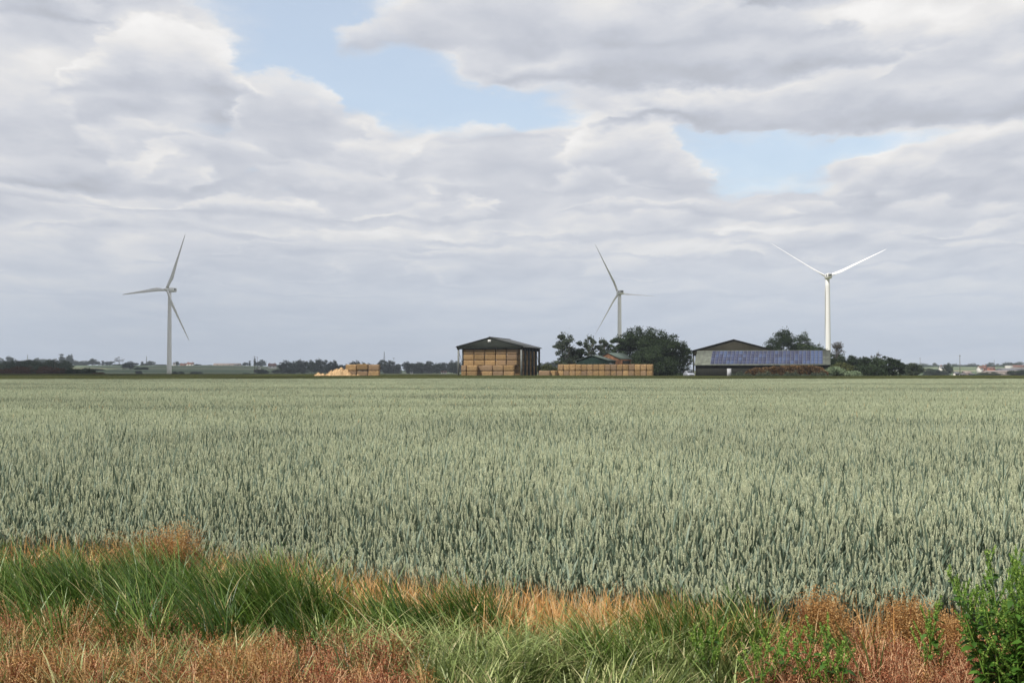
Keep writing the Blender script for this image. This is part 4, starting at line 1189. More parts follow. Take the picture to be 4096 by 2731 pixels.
far_tree('low', 2690, 1490, 110, 335, 'clipped green hedge behind the parked car', 'trees around the far houses on the right', base=1508)

# ------------------------------------------------------------------ far houses
def house(px0, px1, top, eave, base, Y, wall, roofm, label, name='farm_house', chimney=True, D=8, windows=2):
    p = at((px0 + px1) / 2, base, Y)
    W = wid(px1 - px0, Y)
    he = EYE + (HY - eave) / F * Y - p.z; hr = EYE + (HY - top) / F * Y - p.z
    t = thing(name, label, 'house' if name == 'farm_house' else 'farm building', p, random.uniform(-0.1, 0.1), 'far houses and farm buildings')
    MB().box(-W / 2, W / 2, 0, D, -3, he).prism([(-W / 2, 0, he), (-W / 2, D, he), (-W / 2, D / 2, hr - 0.1)], (0.2, 0, 0)).prism([(W / 2 - 0.2, 0, he), (W / 2 - 0.2, D, he), (W / 2 - 0.2, D / 2, hr - 0.1)], (0.2, 0, 0)).build('wall', wall, t)
    r_ = MB()
    for y0 in (-0.3, D + 0.3):
        r_.prism([(-W / 2 - 0.3, y0, he - 0.05), (-W / 2 - 0.3, D / 2, hr), (-W / 2 - 0.3, D / 2, hr + 0.2), (-W / 2 - 0.3, y0, he + 0.15)], (W + 0.6, 0, 0))
    rf = r_.build('roof', roofm, t)
    if chimney:
        MB().box(-W * 0.35, -W * 0.35 + 0.9, D / 2 - 0.4, D / 2 + 0.4, hr - 0.5, hr + 1.4).build('chimney', M['brick'], rf)
        MB().box(W * 0.3, W * 0.3 + 0.9, D / 2 - 0.4, D / 2 + 0.4, hr - 0.5, hr + 1.4).build('chimney', M['brick'], rf)
    for i in range(windows):
        x = -W / 2 + W * (i + 0.7) / (windows + 0.4)
        MB().box(x - 0.6, x + 0.6, -0.04, 0.02, he * 0.55, he * 0.55 + 1.2).build('window', M['glass'], t)
    return t
house(746, 773, 1450, 1457, 1466, 2300, M['render'], M['tile'], 'white walled house on the ridge right of the grey turbine')
house(720, 744, 1455, 1459, 1466, 2300, M['brick'], M['tile'], 'small brick house between the grey turbine and the white ridge house')
house(690, 699, 1449, 1456, 1464, 2300, M['render'], M['slate'], 'pale gabled house half hidden by the grey turbine', chimney=False)
house(853, 958, 1453, 1457, 1464, 2300, M['pinkish'], M['pinkish'], 'long low pinkish farm buildings on the ridge', 'farm_building', False, 20, 4)
house(935, 956, 1458, 1461, 1465, 2260, M['render'], M['slate'], 'small white building at the right end of the pinkish ones', 'farm_building', False, 12, 2)
house(1072, 1103, 1454, 1464, 1473, 1900, M['render'], M['tile'], 'house with red tiled roof and two chimneys left of the tree line')
house(1031, 1041, 1469, 1471, 1474, 1800, M['render'], M['slate'], 'tiny pale hut in the field below the big dark tree', 'farm_building', False, 4, 1)
house(1640, 1652, 1487, 1490, 1494, 1150, M['render'], M['slate'], 'small pale hut in front of the tree line left of the barn', 'farm_building', False, 4, 1)
house(1764, 1786, 1485, 1489, 1494, 1150, M['render'], M['tile'], 'low cottage with red roof just left of the barn', chimney=False)
house(3764, 3793, 1464, 1473, 1485, 1300, M['render'], M['slate'], 'white house with grey roof among the far right trees')
house(3821, 3838, 1488, 1494, 1509, 860, M['render'], M['slate'], 'cream gabled house, leftmost by the far right field edge', chimney=False, D=5)
house(3838, 3862, 1493, 1498, 1509, 880, M['pinkish'], M['slate'], 'low grey pink house between the cream one and the dark shed', chimney=False, D=6)
house(3862, 3888, 1485, 1492, 1509, 900, M['pinkish'], M['pinkish'], 'taller pinkish barn beside the small dark shed on the right', 'farm_building', False, 8, 0)
house(3883, 3900, 1494, 1496, 1509, 850, M['glass'], M['slate'], 'small dark shed at the right of the pinkish barn', 'farm_building', False, 5, 0)
house(3920, 3934, 1464, 1472, 1488, 1300, M['render'], M['tile'], 'bright white gable end of the house below the far right woods', chimney=False)
house(3934, 3949, 1464, 1473, 1488, 1310, M['brick'], M['tile'], 'red brick house attached to the bright white gable')
house(3957, 3981, 1468, 1474, 1480, 1300, M['brick'], M['tile'], 'low red roofed house right of the white gabled pair', chimney=False)
house(3948, 4100, 1482, 1486, 1492, 1200, M['pinkish'], M['pinkish'], 'long low brown roofed farm building at the right edge', 'farm_building', False, 16, 0)
house(4012, 4110, 1473, 1481, 1486, 1350, M['slate'], M['slate'], 'long grey roofed shed at the right edge of the view', 'farm_building', False, 20, 0)
house(4058, 4110, 1460, 1467, 1472, 1500, M['pinkish'], M['tile'], 'pale building with reddish roof above the long grey shed', 'farm_building', False, 14, 0)
house(4028, 4050, 1462, 1464, 1469, 1500, M['render'], M['render'], 'small white building above the long grey shed', 'farm_building', False, 8, 0)

# ------------------------------------------------------------------ poles and masts
def pole(px, top, base, Y, label, arm=1.2, rad=0.16, double=False, name='wooden_pole'):
    p = at(px, base, Y); h = EYE + (HY - top) / F * Y - p.z
    t = thing(name, label, 'utility pole', p, 0.0)
    MB().tube([(0, 0, -2), (0, 0, h)], [rad * 1.2, rad * 0.8], 8).build('pole', M['wood'], t)
    MB().box(-arm, arm, -0.08, 0.08, h - 0.6, h - 0.42).build('crossarm', M['wood'], t)
    for x in (-arm * 0.92, 0, arm * 0.92):
        MB().tube([(x, 0, h - 0.42), (x, 0, h - 0.05)], 0.07, 6).build('insulator', M['slate'], t)
    return t
pole(220, 1433, 1500, 640, 'wooden pole with crossarm above the russet hedge at the left', 0.9)
pole(1018, 1424, 1494, 1000, 'wooden pole with broad crossarm between the ridge trees and tree line', 1.3)
pole(1029, 1427, 1480, 1150, 'second thinner pole close right of the broad crossarm pole', 0.6)
pole(3840, 1420, 1500, 800, 'dark wooden pole rising above the far houses at the right', 0.6, 0.2)
pole(3681, 1431, 1500, 1100, 'thin distant pole above the trees left of the white house', 0.5)
pole(3977, 1440, 1480, 1500, 'thin distant pole above the woods near the right edge', 0.6, 0.2)
pole(1575, 1430, 1480, 1100, 'thin street lamp like pole among trees between bale block and barn', 0.9, 0.1)
def mast(px, top, base, Y, label, w=2.0):
    p = at(px, base, Y); h = EYE + (HY - top) / F * Y - p.z
    t = thing('lattice_mast', label, 'mast', p)
    b = MB()
    cs = [(-1, -1), (1, -1), (1, 1), (-1, 1)]
    for cx_, cy_ in cs:
        b.tube([(cx_ * w, cy_ * w, -2), (cx_ * w * 0.25, cy_ * w * 0.25, h)], 0.16, 4)
    b.build('frame', M['steel_post'], t)
    g = MB(); n = 9
    for i in range(n):
        za, zb = h * i / n, h * (i + 1) / n; wa, wb = w * (1 - 0.75 * i / n), w * (1 - 0.75 * (i + 1) / n)
        for k in range(4):
            a, c = cs[k], cs[(k + 1) % 4]
            g.tube([(a[0] * wa, a[1] * wa, za), (c[0] * wb, c[1] * wb, zb)], 0.09, 4)
            g.tube([(c[0] * wa, c[1] * wa, za), (a[0] * wb, a[1] * wb, zb)], 0.09, 4)
    g.build('bracing', M['steel_post'], t)
mast(110, 1418, 1455, 2600, 'lattice mast on the skyline at the far left', 1.4)
mast(586, 1424, 1460, 2600, 'lattice mast on the ridge left of the grey turbine', 1.2)
mast(1537, 1407, 1460, 1900, 'lattice mast rising behind the trees right of the bale block', 1.4)

# ------------------------------------------------------------------ blades and plants
def blades(base, hgt_, lean, az, width, segs, r, tone, curve=0.6, tip=0.12, face=None):
    """base (n,3); hgt_ length; lean: start angle from vertical; curve: extra bend; az: plan direction of lean"""
    n = len(base)
    pts = np.zeros((n, segs + 1, 3)); pts[:, 0] = base
    th = lean.copy()
    for i in range(segs):
        d = np.stack([np.sin(th) * np.cos(az), np.sin(th) * np.sin(az), np.cos(th)], 1)
        pts[:, i + 1] = pts[:, i] + d * (hgt_ / segs)[:, None]
        th = th + curve / segs * (0.5 + i / segs)
    fa = az + math.pi / 2 if face is None else face
    s = np.stack([np.cos(fa), np.sin(fa), np.zeros(n)], 1)
    t = np.linspace(0, 1, segs + 1)
    wprof = np.minimum(1.0, 0.45 + 2.2 * t) * (1 - (1 - tip) * np.clip((t - 0.35) / 0.65, 0, 1) ** 1.3)
    wv = s[:, None, :] * (width[:, None] * wprof[None])[:, :, None] / 2
    V = np.stack([pts - wv, pts + wv], 2)            # n, segs+1, 2, 3
    i0 = (np.arange(n)[:, None] * (segs + 1) + np.arange(segs)[None]) * 2
    q = np.stack([i0, i0 + 1, i0 + 3, i0 + 2], -1).reshape(-1, 4)
    return V.reshape(-1, 3), q, np.repeat(tone, (segs + 1) * 2)

M['wheat'] = mat('wheat', rough=0.6, spec=0.25, trans=0.14, fn=tone_ramp([
    (0.0, (0.050, 0.080, 0.048)), (0.22, (0.135, 0.185, 0.13)), (0.40, (0.24, 0.295, 0.22)), (0.44, (0.20, 0.24, 0.135)),
    (0.62, (0.36, 0.405, 0.25)), (0.78, (0.54, 0.58, 0.38)), (0.92, (0.74, 0.75, 0.53)), (0.97, (0.60, 0.36, 0.13)), (1.0, (0.60, 0.36, 0.13))], 0.11, 0.10))

def ear(r, L, Wd, dense=True):
    """an ear of wheat pointing up from the origin"""
    b = MB()
    if dense:
        nk = 10
        for j in range(nk):
            z = L * (0.04 + 0.9 * j / nk)
            wf = math.sin(math.pi * min(1, (j + 1.6) / (nk + 1.6))) ** 0.5
            for s_ in range(4):
                a = s_ * math.pi / 2 + (j % 2) * 0.6
                rr = Wd * 0.30 * wf
                c = Vector((math.cos(a) * rr, math.sin(a) * rr, z + (s_ % 2) * L * 0.04))
                up = Vector((math.cos(a) * 0.35, math.sin(a) * 0.35, 1)).normalized() * L * 0.085
                sx = Vector((-math.sin(a), math.cos(a), 0)) * Wd * 0.24
                sy = Vector((math.cos(a), math.sin(a), 0)) * Wd * 0.2
                v = [c - up * 0.7, c + sx, c + sy, c - sx, c - sy, c + up]
                tn = r.uniform(0.60, 0.93)
                b.add([tuple(x) for x in v], None, [(0, 2, 1), (0, 3, 2), (0, 4, 3), (0, 1, 4), (5, 1, 2), (5, 2, 3), (5, 3, 4), (5, 4, 1)], tone=[0.46, tn, tn, tn, tn, min(0.93, tn * 1.1)])  # dark base and bright tip: sparkle of the ear put into its tone
    else:
        K, prof = 5, [(0, 0.35), (0.15, 0.9), (0.5, 1.0), (0.8, 0.75), (1.0, 0.15)]
        V = []; T = []
        for t, wf in prof:
            for k in range(K):
                a = 2 * math.pi * k / K + t * 2
                jj = r.uniform(0.7, 1.25)
                V.append((math.cos(a) * Wd / 2 * wf * jj, math.sin(a) * Wd / 2 * wf * jj, L * t)); T.append(r.uniform(0.5, 0.93))
        q = [(i * K + k, i * K + (k + 1) % K, (i + 1) * K + (k + 1) % K, (i + 1) * K + k) for i in range(4) for k in range(K)]
        b.add(V, q, tone=T)
    return b
def wheat_plant(r, h, dense, xy=(0, 0), leaves=3, fat=1.0, orange=0.05, dark=False):
    b = MB()
    tilt = abs(r.normal(0, 0.16)); az = r.uniform(0, 2 * math.pi)
    L = r.uniform(0.080, 0.108); Wd = r.uniform(0.0088, 0.0115) * fat
    e = ear(r, L, Wd, dense)
    v, q, t, tn = e.arrays()
    top = np.array([math.cos(az) * tilt * (h - L) * 0.5, math.sin(az) * tilt * (h - L) * 0.5, h - L])
    rm = np.array(Matrix.Rotation(tilt * 1.2, 3, Vector((-math.sin(az), math.cos(az), 0))))
    off = np.array([xy[0], xy[1], 0])
    b.add(v @ rm.T + top + off, q if len(q) else None, t if len(t) else None, tone=tn)
    st = MB(); st.tube([tuple(off), tuple(off + top * 0.5), tuple(off + top)], 0.0018 * fat, 3, cap=False, tone=0.36)
    v, q, t, tn = st.arrays(); b.add(v, q, tone=tn)
    n = leaves
    z = r.uniform(0.15, 0.79, n) * h
    base = np.stack([off[0] + top[0] * z / h, off[1] + top[1] * z / h, z], 1)
    tones = r.choice([0.03, 0.12, 0.22, 0.32, 0.39], n, p=[0.35, 0.3, 0.2, 0.1, 0.05] if dark else [0.2, 0.2, 0.2, 0.2, 0.2])
    tones = np.where(r.uniform(0, 1, n) < orange, 0.98, tones)
    lv, lq, lt = blades(base, r.uniform(0.14, 0.28, n), r.uniform(0.05, 0.45, n), r.uniform(0, 6.28, n), r.uniform(0.009, 0.017, n) * fat, 4 if dense else 2, r, tones, curve=r.uniform(0.3, 1.3))
    b.add(lv, lq, tone=lt)
    return b

def scatter(name, pts, rots, scl, idx, sources, label, cat):
    """one object whose points carry the given plants"""
    me = bpy.data.meshes.new(name)
    n = len(pts)
    me.vertices.add(n); me.vertices.foreach_set('co', np.asarray(pts, np.float32).ravel())
    for nm, typ, arr, key in (('rot', 'FLOAT_VECTOR', rots, 'vector'), ('scl', 'FLOAT_VECTOR', scl, 'vector')):
        a = me.attributes.new(nm, typ, 'POINT'); a.data.foreach_set(key, np.asarray(arr, np.float32).ravel())
    a = me.attributes.new('idx', 'INT', 'POINT'); a.data.foreach_set('value', np.asarray(idx, np.int32))
    o = obj(name, me)
    tag(o, label, cat, kind='stuff')
    col = bpy.data.collections.new(name + '_plants')
    for s_ in sources: col.objects.link(s_)
    ng = bpy.data.node_groups.new(name, 'GeometryNodeTree')
    ng.interface.new_socket('Geometry', in_out='INPUT', socket_type='NodeSocketGeometry')
    ng.interface.new_socket('Geometry', in_out='OUTPUT', socket_type='NodeSocketGeometry')
    gi = ng.nodes.new('NodeGroupInput'); go = ng.nodes.new('NodeGroupOutput')
    ip = ng.nodes.new('GeometryNodeInstanceOnPoints'); ci = ng.nodes.new('GeometryNodeCollectionInfo')
    ci.inputs['Collection'].default_value = col
    ci.inputs['Separate Children'].default_value = True
    ci.inputs['Reset Children'].default_value = True
    def na(nm, typ):
        k = ng.nodes.new('GeometryNodeInputNamedAttribute'); k.data_type = typ; k.inputs['Name'].default_value = nm
        return k.outputs['Attribute']
    ng.links.new(gi.outputs[0], ip.inputs['Points']); ng.links.new(ci.outputs[0], ip.inputs['Instance'])
    ip.inputs['Pick Instance'].default_value = True
    ng.links.new(na('idx', 'INT'), ip.inputs['Instance Index'])
    ng.links.new(na('rot', 'FLOAT_VECTOR'), ip.inputs['Rotation'])
    ng.links.new(na('scl', 'FLOAT_VECTOR'), ip.inputs['Scale'])
    ng.links.new(ip.outputs[0], go.inputs[0])
    o.modifiers.new('plants', 'NODES').node_group = ng
    return o
def src(name, mb, m):
    return bpy.data.objects.new(name, mb.mesh(name, m))

EX = np.array([-9.0, -4.26, -3.3, -1.92, -0.9, 0.41, 1.2, 2.3, 3.5, 8.0])
EYv = np.array([11.9, 10.6, 10.3, 9.5, 8.7, 7.95, 7.8, 7.6, 7.45, 7.3])
def edge_y(X):
    return np.interp(X, EX, EYv) + 0.10 * np.sin(X * 3.1) + 0.06 * np.sin(X * 7.7 + 1)
def vnoise(x, y, s, seed=0):
    """cheap smooth noise"""
    r = np.random.default_rng(seed); T = r.uniform(0, 1, (64, 64))
    u, v = x / s, y / s
    i, j = np.floor(u).astype(int), np.floor(v).astype(int)
    fu, fv = u - i, v - j; fu = fu * fu * (3 - 2 * fu); fv = fv * fv * (3 - 2 * fv)
    g = lambda a, b: T[a % 64, b % 64]
    return (g(i, j) * (1 - fu) + g(i + 1, j) * fu) * (1 - fv) + (g(i, j + 1) * (1 - fu) + g(i + 1, j + 1) * fu) * fv

def wheat_field():
    r = np.random.default_rng(3)
    # near field: single plants
    NV = 20
    srcs = [src('wheat_plant_%s' % chr(97 + i), wheat_plant(r, 0.72, True, leaves=4 if i < 12 else 7, dark=i >= 12), M['wheat']) for i in range(NV)]
    Ymax = 26.0
    n = int(0.5 * (0.94 * Ymax) * Ymax * 680) + 110000
    Y = np.sqrt(r.uniform(7.1 ** 2, Ymax ** 2, n)); X = r.uniform(-1, 1, n) * (0.45 * Y + 1.6)
    dd = Y - edge_y(X)
    gap = vnoise(X, Y * 0.6, 1.1, 4) * 0.6 + vnoise(X, Y, 0.33, 5) * 0.4
    keep = (dd > 0.0) & (r.uniform(0, 1, n) < np.clip(0.65 + dd * 0.8, 0, 1)) & ((gap > 0.22) | (r.uniform(0, 1, n) < 0.6))
    X, Y, dd, gap = X[keep], Y[keep], dd[keep], gap[keep]; n = len(X)
    hs = (0.60 + 0.40 * sstep(0.0, 1.7, dd)) * (1 + 0.08 * (gap - 0.5)) * r.normal(1, 0.085, n)
    hs *= 1 + 0.10 * (vnoise(X, Y, 2.6, 9) - 0.5)
    idx = r.integers(0, 12, n)
    leafy = r.uniform(0, 1, n) < np.clip(0.10 + 1.6 * (vnoise(X * 0.4, Y, 1.7, 6) - 0.52), 0.06, 0.85)
    idx = np.where(leafy, r.integers(12, NV, n), idx)
    rot = np.stack([r.normal(0, 0.05, n), r.normal(0, 0.05, n), r.uniform(0, 6.28, n)], 1)
    sc = np.stack([np.ones(n), np.ones(n), np.ones(n)], 1) * hs[:, None]
    sc[:, :2] = (0.92 + 0.2 * r.uniform(0, 1, n))[:, None]
    scatter('wheat_crop', np.stack([X, Y, np.zeros(n)], 1), rot, sc, idx, srcs, 'grey green ripening wheat filling the near part of the field', 'wheat')
    # far field: square patches of plants
    P = 2.0; patches = []
    for k in range(6):
        b = MB()
        m = 1150 if k < 4 else 640
        for _ in range(m):
            x, y = r.uniform(-P / 2 - 0.05, P / 2 + 0.05, 2)
            pl = wheat_plant(r, r.normal(0.72, 0.035), False, (x, y), leaves=2 if k < 4 else 5, fat=1.3, orange=0.03, dark=k >= 4)
            v, q, t, tn = pl.arrays(); b.add(v, q, tone=tn)
        patches.append(src('wheat_patch_%s' % chr(97 + k), b, M['wheat']))
    pts = []
    y = Ymax - 0.2
    while y < 169:
        hw = 0.46 * y + 3
        xs = np.arange(-hw, hw, P * 0.98)
        for x in xs: pts.append((x, y + P / 2))
        y += P * 0.98
    pts = np.array(pts); n = len(pts)
    pts += r.normal(0, 0.08, pts.shape)
    lf = vnoise(pts[:, 0] * 0.22, pts[:, 1], 9, 12) * 0.6 + vnoise(pts[:, 0] * 0.4, pts[:, 1], 3.5, 13) * 0.4
    idx = np.where(lf > 0.52, r.integers(4, 6, n), r.integers(0, 4, n))
    hs = 1 + 0.26 * (0.5 - lf) + r.normal(0, 0.012, n)
    rot = np.stack([np.zeros(n), np.zeros(n), r.integers(0, 4, n) * math.pi / 2 + r.normal(0, 0.05, n)], 1)
    sc = np.stack([np.ones(n), np.ones(n), hs], 1)
    scatter('wheat_field', np.stack([pts[:, 0], pts[:, 1], gz(pts[:, 0], pts[:, 1])], 1), rot, sc, idx, patches, 'wide grey green wheat field reaching the farm', 'wheat')
wheat_field()

M['verge'] = mat('verge_grass', rough=0.8, spec=0.15, trans=0.15, fn=tone_ramp([(0.0, (0.045, 0.060, 0.022)), (0.5, (0.085, 0.10, 0.035)), (0.85, (0.15, 0.15, 0.055)), (1.0, (0.30, 0.24, 0.10))], 0.03, 0.3))
def verge():
    r = np.random.default_rng(21)
    P = 4.0; srcs = []
    for k in range(4):
        n = 2600
        base = np.stack([r.uniform(-P / 2, P / 2, n), r.uniform(-P / 2, P / 2, n), np.zeros(n)], 1)
        v, q, t = blades(base, r.uniform(0.14, 0.36, n), r.uniform(0, 0.4, n), r.uniform(0, 6.28, n), r.uniform(0.02, 0.05, n), 2, r, np.clip(r.beta(2, 2.2, n), 0, 1), curve=0.8)
        srcs.append(src('grass_patch_%s' % chr(97 + k), MB().add(v, q, tone=t), M['verge']))
    pts = []
    for y in np.arange(170.5, 300, P * 0.95):
        for x in np.arange(-0.46 * y, 0.46 * y, P * 0.95): pts.append((x, y))
    for y in np.arange(300, 520, P * 1.1):
        for x in np.arange(-0.46 * y, -0.02 * y, P * 1.1): pts.append((x, y))
    pts = np.array(pts)
    inb = lambda o, W, D, rz: None
    n = len(pts)
    z = gz(pts[:, 0], pts[:, 1])
    rot = np.stack([np.zeros(n), np.zeros(n), r.uniform(0, 6.28, n)], 1)
    hs = 0.6 + 0.9 * vnoise(pts[:, 0] * 0.4, pts[:, 1], 12, 3)
    hs *= np.where((pts[:, 1] > 262) & (pts[:, 0] > -45), 0.5, 1.0)
    scatter('rough_grass', np.stack([pts[:, 0], pts[:, 1], z], 1), rot, np.stack([np.ones(n), np.ones(n), hs], 1), r.integers(0, 4, n), srcs, 'strip of rough olive grass between the wheat and the farm', 'grass')
verge()

# ------------------------------------------------------------------ verge at the photographer's feet
M['green_grass'] = mat('green_grass', rough=0.42, spec=0.4, trans=0.22, fn=tone_ramp([(0.0, (0.030, 0.072, 0.010)), (0.4, (0.078, 0.155, 0.020)), (0.75, (0.20, 0.30, 0.062)), (0.92, (0.42, 0.46, 0.15)), (1.0, (0.60, 0.46, 0.24))]))
M['light_grass'] = mat('light_grass', rough=0.42, spec=0.45, trans=0.22, fn=tone_ramp([(0.0, (0.060, 0.095, 0.022)), (0.35, (0.15, 0.20, 0.055)), (0.7, (0.34, 0.42, 0.14)), (0.9, (0.52, 0.56, 0.25)), (1.0, (0.62, 0.50, 0.28))]))
M['dead_straw'] = mat('dead_wheat', rough=0.6, spec=0.25, trans=0.2, fn=tone_ramp([(0.0, (0.30, 0.13, 0.035)), (0.4, (0.62, 0.32, 0.10)), (0.8, (0.74, 0.49, 0.23)), (1.0, (0.74, 0.58, 0.36))]))
M['red_weed'] = mat('red_brown_weed', rough=0.8, spec=0.15, trans=0.15, fn=tone_ramp([(0.0, (0.112, 0.036, 0.019)), (0.4, (0.285, 0.100, 0.051)), (0.75, (0.450, 0.193, 0.095)), (0.9, (0.600, 0.342, 0.176)), (1.0, (0.825, 0.570, 0.351))]))
M['brown_weed'] = mat('brown_weed', rough=0.8, spec=0.15, trans=0.15, fn=tone_ramp([(0.0, (0.140, 0.067, 0.020)), (0.4, (0.336, 0.175, 0.059)), (0.75, (0.504, 0.294, 0.119)), (1.0, (0.644, 0.462, 0.224))]))
M['bright_weed'] = mat('bright_weed', rough=0.5, spec=0.3, trans=0.3, fn=tone_ramp([(0.0, (0.039, 0.096, 0.014)), (0.4, (0.084, 0.193, 0.027)), (0.7, (0.193, 0.333, 0.055)), (1.0, (0.462, 0.590, 0.134))]))

def sample(r, ells, dens=1.0):
    """base points on the near ground under ellipses (px, py, rx, ry, count)"""
    out = []
    for cx, cy, rx, ry, n in ells:
        n = int(n * dens)
        a = r.uniform(0, 2 * math.pi, n); u = np.sqrt(r.uniform(0, 1, n))
        out.append(px2g(cx + rx * u * np.cos(a), cy + ry * u * np.sin(a)))
    return np.vstack(out)
def clumps(r, centres, per, spread):
    k = np.repeat(np.arange(len(centres)), per)
    return centres[k] + np.concatenate([r.normal(0, spread, (len(k), 2)), np.zeros((len(k), 1))], 1), k

def verge_grass():
    r = np.random.default_rng(33)
    # tall dark green tussocks leaning left
    C = sample(r, [(-260, 2490, 260, 60, 60), (4330, 2700, 180, 60, 30), (120, 2480, 330, 60, 70), (430, 2500, 260, 50, 62), (650, 2500, 170, 60, 52), (960, 2540, 120, 45, 40), (1130, 2560, 130, 45, 50),
                   (1340, 2590, 75, 40, 28), (1480, 2585, 80, 35, 18), (1830, 2620, 150, 40, 26), (560, 2640, 90, 60, 14), (1290, 2700, 60, 60, 10), (240, 2620, 120, 60, 12), (900, 2650, 90, 50, 10), (3010, 2710, 110, 50, 28), (3130, 2720, 80, 50, 20), (2740, 2690, 120, 50, 22), (1840, 2600, 120, 40, 16), (2420, 2740, 70, 40, 5), (3420, 2740, 60, 30, 4), (1620, 2640, 90, 50, 14), (2600, 2720, 90, 60, 8), (2880, 2720, 120, 50, 12), (1950, 2640, 60, 40, 12)])
    C = C[vnoise(C[:, 0], C[:, 1] * 1.3, 0.42, 77) > 0.30]
    P, k = clumps(r, C, 50, 0.060)
    n = len(P)
    laz = (math.pi + r.normal(0, 0.35, len(C)))[k]
    az = np.where(r.uniform(0, 1, n) < 0.72, laz + r.normal(0, 0.45, n), r.uniform(0, 6.28, n))
    hh = (r.uniform(0.30, 0.58, len(C)) * (1 + 0.16 * (C[:, 0] < -1.2)))[k] * r.uniform(0.55, 1.12, n)
    tone = np.clip((r.uniform(0.10, 0.62, len(C)))[k] + r.normal(0, 0.20, n), 0, 0.93)
    tone = np.where(r.uniform(0, 1, n) < 0.05, 0.98, tone)
    v, q, t = blades(P, hh, np.abs(r.normal(0.26, 0.14, n)), az, r.uniform(0.005, 0.0125, n), 6, r, tone, curve=0.85, face=az + math.pi / 2 + r.normal(0, 0.8, n))
    o = MB().add(v, q, tone=t).build('green_grass', M['green_grass'])
    tag(o, 'tall dark green grass tussocks leaning left along the field edge', 'grass', kind='stuff')
    # pale matted grass
    C = sample(r, [(-260, 2740, 260, 110, 90), (4400, 2760, 260, 80, 90), (1830, 2700, 260, 60, 130), (2150, 2740, 330, 60, 170), (2500, 2730, 330, 55, 170), (2800, 2730, 250, 60, 130), (1700, 2790, 300, 60, 110), (2300, 2830, 700, 60, 260),
                   (300, 2700, 420, 110, 190), (800, 2690, 300, 110, 110), (120, 2760, 300, 90, 170), (500, 2600, 400, 60, 90), (700, 2830, 800, 50, 90), (3000, 2760, 160, 60, 50), (3130, 2690, 90, 40, 14), (3250, 2640, 90, 40, 16)])
    C = C[(vnoise(C[:, 0], C[:, 1] * 1.2, 0.30, 31) > 0.36)]
    P, k = clumps(r, C, 26, 0.05)
    n = len(P)
    laz = r.uniform(0, 6.28, len(C))[k]
    az = laz + r.normal(0, 0.9, n)
    flat = (r.uniform(0.25, 1.15, len(C)))[k]
    hh = r.uniform(0.08, 0.36, len(C))[k] * r.uniform(0.6, 1.2, n)
    tone = np.clip(r.uniform(0.1, 0.85, len(C))[k] + r.normal(0, 0.28, n), 0, 0.93)
    tone = np.where(r.uniform(0, 1, n) < 0.06, 0.98, tone)
    v, q, t = blades(P, hh, np.clip(flat + r.normal(0, 0.2, n), 0.05, 1.4), az, r.uniform(0.006, 0.014, n), 4, r, tone, curve=0.7, face=az + math.pi / 2 + r.normal(0, 0.8, n))
    # arching blades lying over the top
    m = 2600
    B2 = sample(r, [(2100, 2720, 900, 80, m)]); n2 = len(B2); B2[:, 2] += r.uniform(0.05, 0.22, n2)
    a2 = r.uniform(0, 6.28, n2)
    v2, q2, t2 = blades(B2, r.uniform(0.2, 0.42, n2), r.uniform(0.7, 1.4, n2), a2, r.uniform(0.004, 0.009, n2), 5, r, np.clip(r.normal(0.6, 0.2, n2), 0, 1), curve=0.5, face=a2 + math.pi / 2 + r.normal(0, 0.5, n2))
    o = MB().add(v, q, tone=t).add(v2, q2, tone=t2).build('matted_grass', M['light_grass'])
    tag(o, 'pale green matted grass lying every way in the foreground', 'grass', kind='stuff')
    # dead orange wheat at the field edge
    n = 21000
    X = r.uniform(-6.4, 5.4, n); dd = r.normal(0.0, 0.2, n) - 0.30 * np.interp(X, [-0.4, 0.0, 0.9, 1.2], [0, 1, 1, 0]) * r.uniform(0, 1, n)
    wt_ = np.interp(X, [-5.2, -3.9, -3.4, -3.2, -2.7, -1.6, -0.6, 0.4, 1.0, 1.35, 2.2, 2.6, 3.4, 4.2], [0.35, 0.42, 0.3, 0.12, 0.45, 0.7, 0.9, 1.15, 1.15, 0.25, 0.28, 0.18, 0.16, 0.1]) * 0.9
    wt_ *= 0.55 + 0.9 * vnoise(X, X * 0, 0.25, 8)
    keep = r.uniform(0, 1, n) < wt_
    X, dd = X[keep], dd[keep]; n = len(X)
    base = np.stack([X, edge_y(X) + dd, np.zeros(n)], 1)
    az = r.uniform(0, 6.28, n)
    v, q, t = blades(base, r.uniform(0.20, 0.48, n), np.abs(r.normal(0.10, 0.1, n)), az, r.uniform(0.005, 0.011, n), 4, r, np.clip(r.normal(0.66, 0.24, n), 0, 1), curve=0.35, face=az + r.normal(0, 1.5, n))
    # bent and fallen leaves low down
    m = 8000
    Xb = r.uniform(-4.5, 3.2, m); k2 = r.uniform(0, 1, m) < np.interp(Xb, [-4.5, -1, 0, 1.2, 1.5, 3.2], [0.4, 0.7, 1, 1, 0.3, 0.2]); Xb = Xb[k2]; m = len(Xb)
    bb = np.stack([Xb, edge_y(Xb) + r.normal(-0.18, 0.18, m), r.uniform(0.02, 0.26, m)], 1)
    a2 = r.uniform(0, 6.28, m)
    v2, q2, t2 = blades(bb, r.uniform(0.10, 0.24, m), r.uniform(0.3, 1.4, m), a2, r.uniform(0.006, 0.015, m), 4, r, np.clip(r.normal(0.75, 0.22, m), 0, 1), curve=1.4)
    o = MB().add(v, q, tone=t).add(v2, q2, tone=t2).build('dead_straw', M['dead_straw'])
    tag(o, 'dead orange wheat stalks along the edge of the green crop', 'dead wheat', kind='stuff')
verge_grass()

